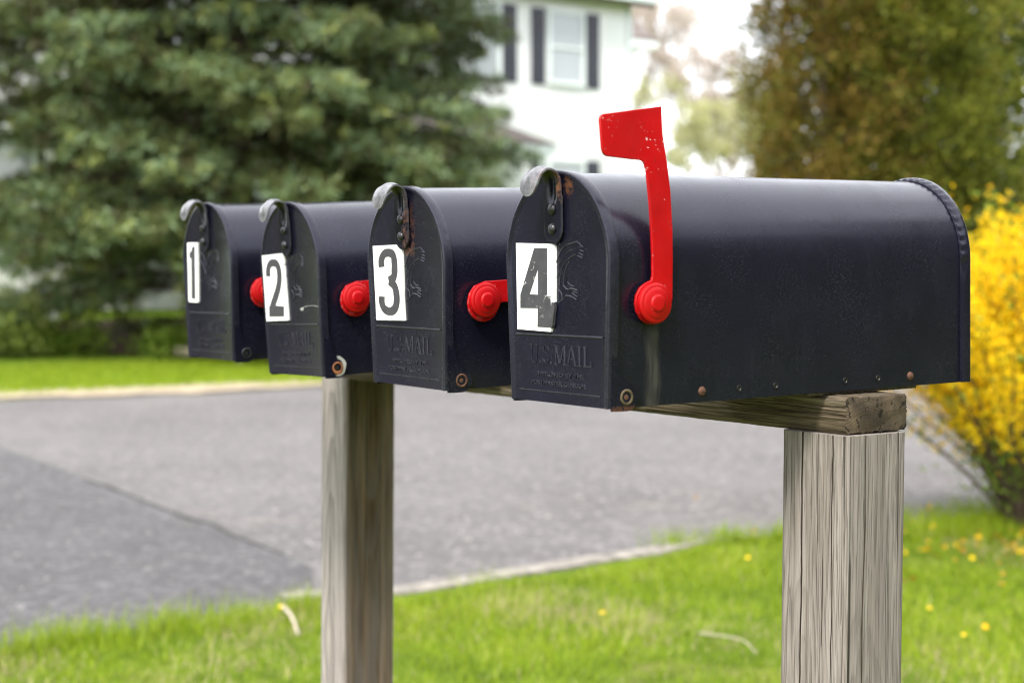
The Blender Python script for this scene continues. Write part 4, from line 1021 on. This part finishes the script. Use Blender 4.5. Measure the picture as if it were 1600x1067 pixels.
Y = gr.uniform(-1.5, 7.5, N); X = edge_x(Y)+gr.random(N)**1.25*3.2-.03+np.where((Y > 1.4) & (Y < 3.4), .17, 0)
def patch(x, y, s, ph): return .5+.25*np.sin(x*s+ph+1.7*np.sin(y*s*.6+ph))+.25*np.sin(y*s*1.3+ph*2+1.3*np.sin(x*s*.8))
pt = patch(X, Y, 3.1, 1.)*.6+patch(X, Y, 8.7, 2.)*.4
keep = gr.random(N) < (.50+.6*pt); X, Y, pt = X[keep], Y[keep], pt[keep]
ln_ = gr.uniform(.018, .055, len(X))*(.65+.7*pt)
tn = np.clip(.26+.50*pt+gr.normal(0, .19, len(X)), 0, .93); straw = patch(X, Y, 4.3, 4.)*.5+patch(X, Y, 1.9, 7.)*.5+np.where(Y < 1.0, .17, 0)+.32*np.exp(-((X-pb[0]-.55)**2+(Y-pb[1]+.35)**2)/.35); dead = gr.random(len(X)) < np.clip((straw-.60)*1.8, .03, .42); tn[dead] = 1.
grass('grass', np.stack([X, Y], -1), ln_, gr.uniform(.0030, .0060, len(X)), 78, tn, .75, label='bright spring grass of the near lawn behind the posts')
# longer tufts straggling over the lawn's edge
tx = []; 
for i in range(150):
    y = gr.uniform(-1.2, 6.5)
    if 1.5 < y < 3.5 and gr.random() < .8: continue
    x = float(edge_x(y))+gr.normal(.05, .07); k = gr.integers(25, 80); tx.append(np.stack([gr.normal(x, .05, k), gr.normal(y, .06, k)], -1))
for i in range(60):
    q = gr.normal(0, .28, 2); k = gr.integers(40, 110); tx.append(np.stack([gr.normal(pb[0]+q[0], .06, k), gr.normal(pb[1]+q[1], .06, k)], -1))
tx = np.concatenate(tx)
grass('grass_tufts', tx, gr.uniform(.045, .115, len(tx)), gr.uniform(.003, .006, len(tx)), 79, np.clip(gr.normal(.55, .16, len(tx)), 0, .95), .5, label='longer grass tufts along the road edge')
N = 60000; Yf = gr.uniform(-6, 14, N); Xf = -14.5-gr.random(N)*5.2-(Yf < 6)*.35
grass('far_grass', np.stack([Xf, Yf], -1), gr.uniform(.04, .09, N), gr.uniform(.008, .014, N), 80, np.clip(gr.normal(.62, .13, N), 0, .95), .5, z=GZ+.03, label='mown lawn grass across the road')
M_fallen = foliage('fallen_petal_litter', [(0, (.22, .11, .03)), (.3, (.48, .24, .01)), (.6, (.80, .50, .004)), (1, (.88, .66, .02))], .2, .7)
# fallen petals
k = 460; a_ = gr.uniform(0, 6.28, k); rr = np.abs(gr.normal(0, .65, k)); PX = np.stack([pb[0]+rr*np.cos(a_)+.45, pb[1]+rr*np.sin(a_)-.30, np.full(k, GZ+.038)+gr.uniform(-.02, .025, k)], -1)
o = quads_mesh('fallen_petals', cards(PX, gr.normal(0, 1, (k, 3))*np.array([1, 1, .25]), gr.uniform(.022, .040, k), gr.uniform(.014, .024, k), gr), np.clip(gr.normal(.35, .3, k), 0, 1), M_fallen); tag(o, 'fallen yellow petals strewn on the grass under the forsythia', 'petals', None, 'stuff')
def ground_at(px, py, h=.07):
    d = fwv+rtv*(px-800)/FPX+upv*(533.5-py)/FPX; s = (GZ+h-CAM[2])/d[2]; return CAM+d*s
def dandelion(px, py, sc=1.):
    p = ground_at(px, py, .05); t = empty('dandelion', (p[0], p[1], GZ+.01), (0, 0, 0), 'small yellow dandelion head standing in the near grass', 'dandelion', 'dandelions in the near grass')
    s_ = MB(); s_.tube([(0, 0, 0), (.004, .002, .025), (.002, 0, .045*sc)], .0016, 5); s_.build('stalk', M_leaf, t)
    h_ = MB(); dome(h_, (.002, 0, .045*sc), (.1, -.1, 1), .015*sc, .009*sc, 14); hm = h_.build('flower_head', M_dand, t, smooth=60)
M_dand = simple('dandelion_yellow', (.80, .52, .01), .7, var=.15, scale=200)
for q, sc_ in (((440, 946), .8), ((941, 953), .7), ((1168, 868), .7), ((1505, 985), .6), ((1452, 944), .6)): dandelion(*q, sc_)
def twig(a, b, r, mat, label, h=.07, bend=.02):
    p = ground_at(*a, h); q = ground_at(*b, h); m_ = (p+q)/2+np.array([bend, bend, .012]); c = (p+q)/2
    mb = MB(); P_ = smooth_path([p-c, m_-c, q-c], 6); mb.tube(P_, list(np.linspace(r, r*.55, len(P_))), 7)
    o = mb.build('twig', mat, smooth=60, loc=tuple(c)); tag(o, label, 'twig')
M_tw = simple('bleached_wood', (.42, .36, .28), .85, var=.2, scale=40)
twig((441, 947), (466, 990), .0075, M_tw, 'short pale stick lying in the grass left of the brown post', .045, .004)
twig((1094, 988), (1182, 1020), .0026, M_tw, 'thin curved dry stalk on the grass left of the grey post', .050, .03)
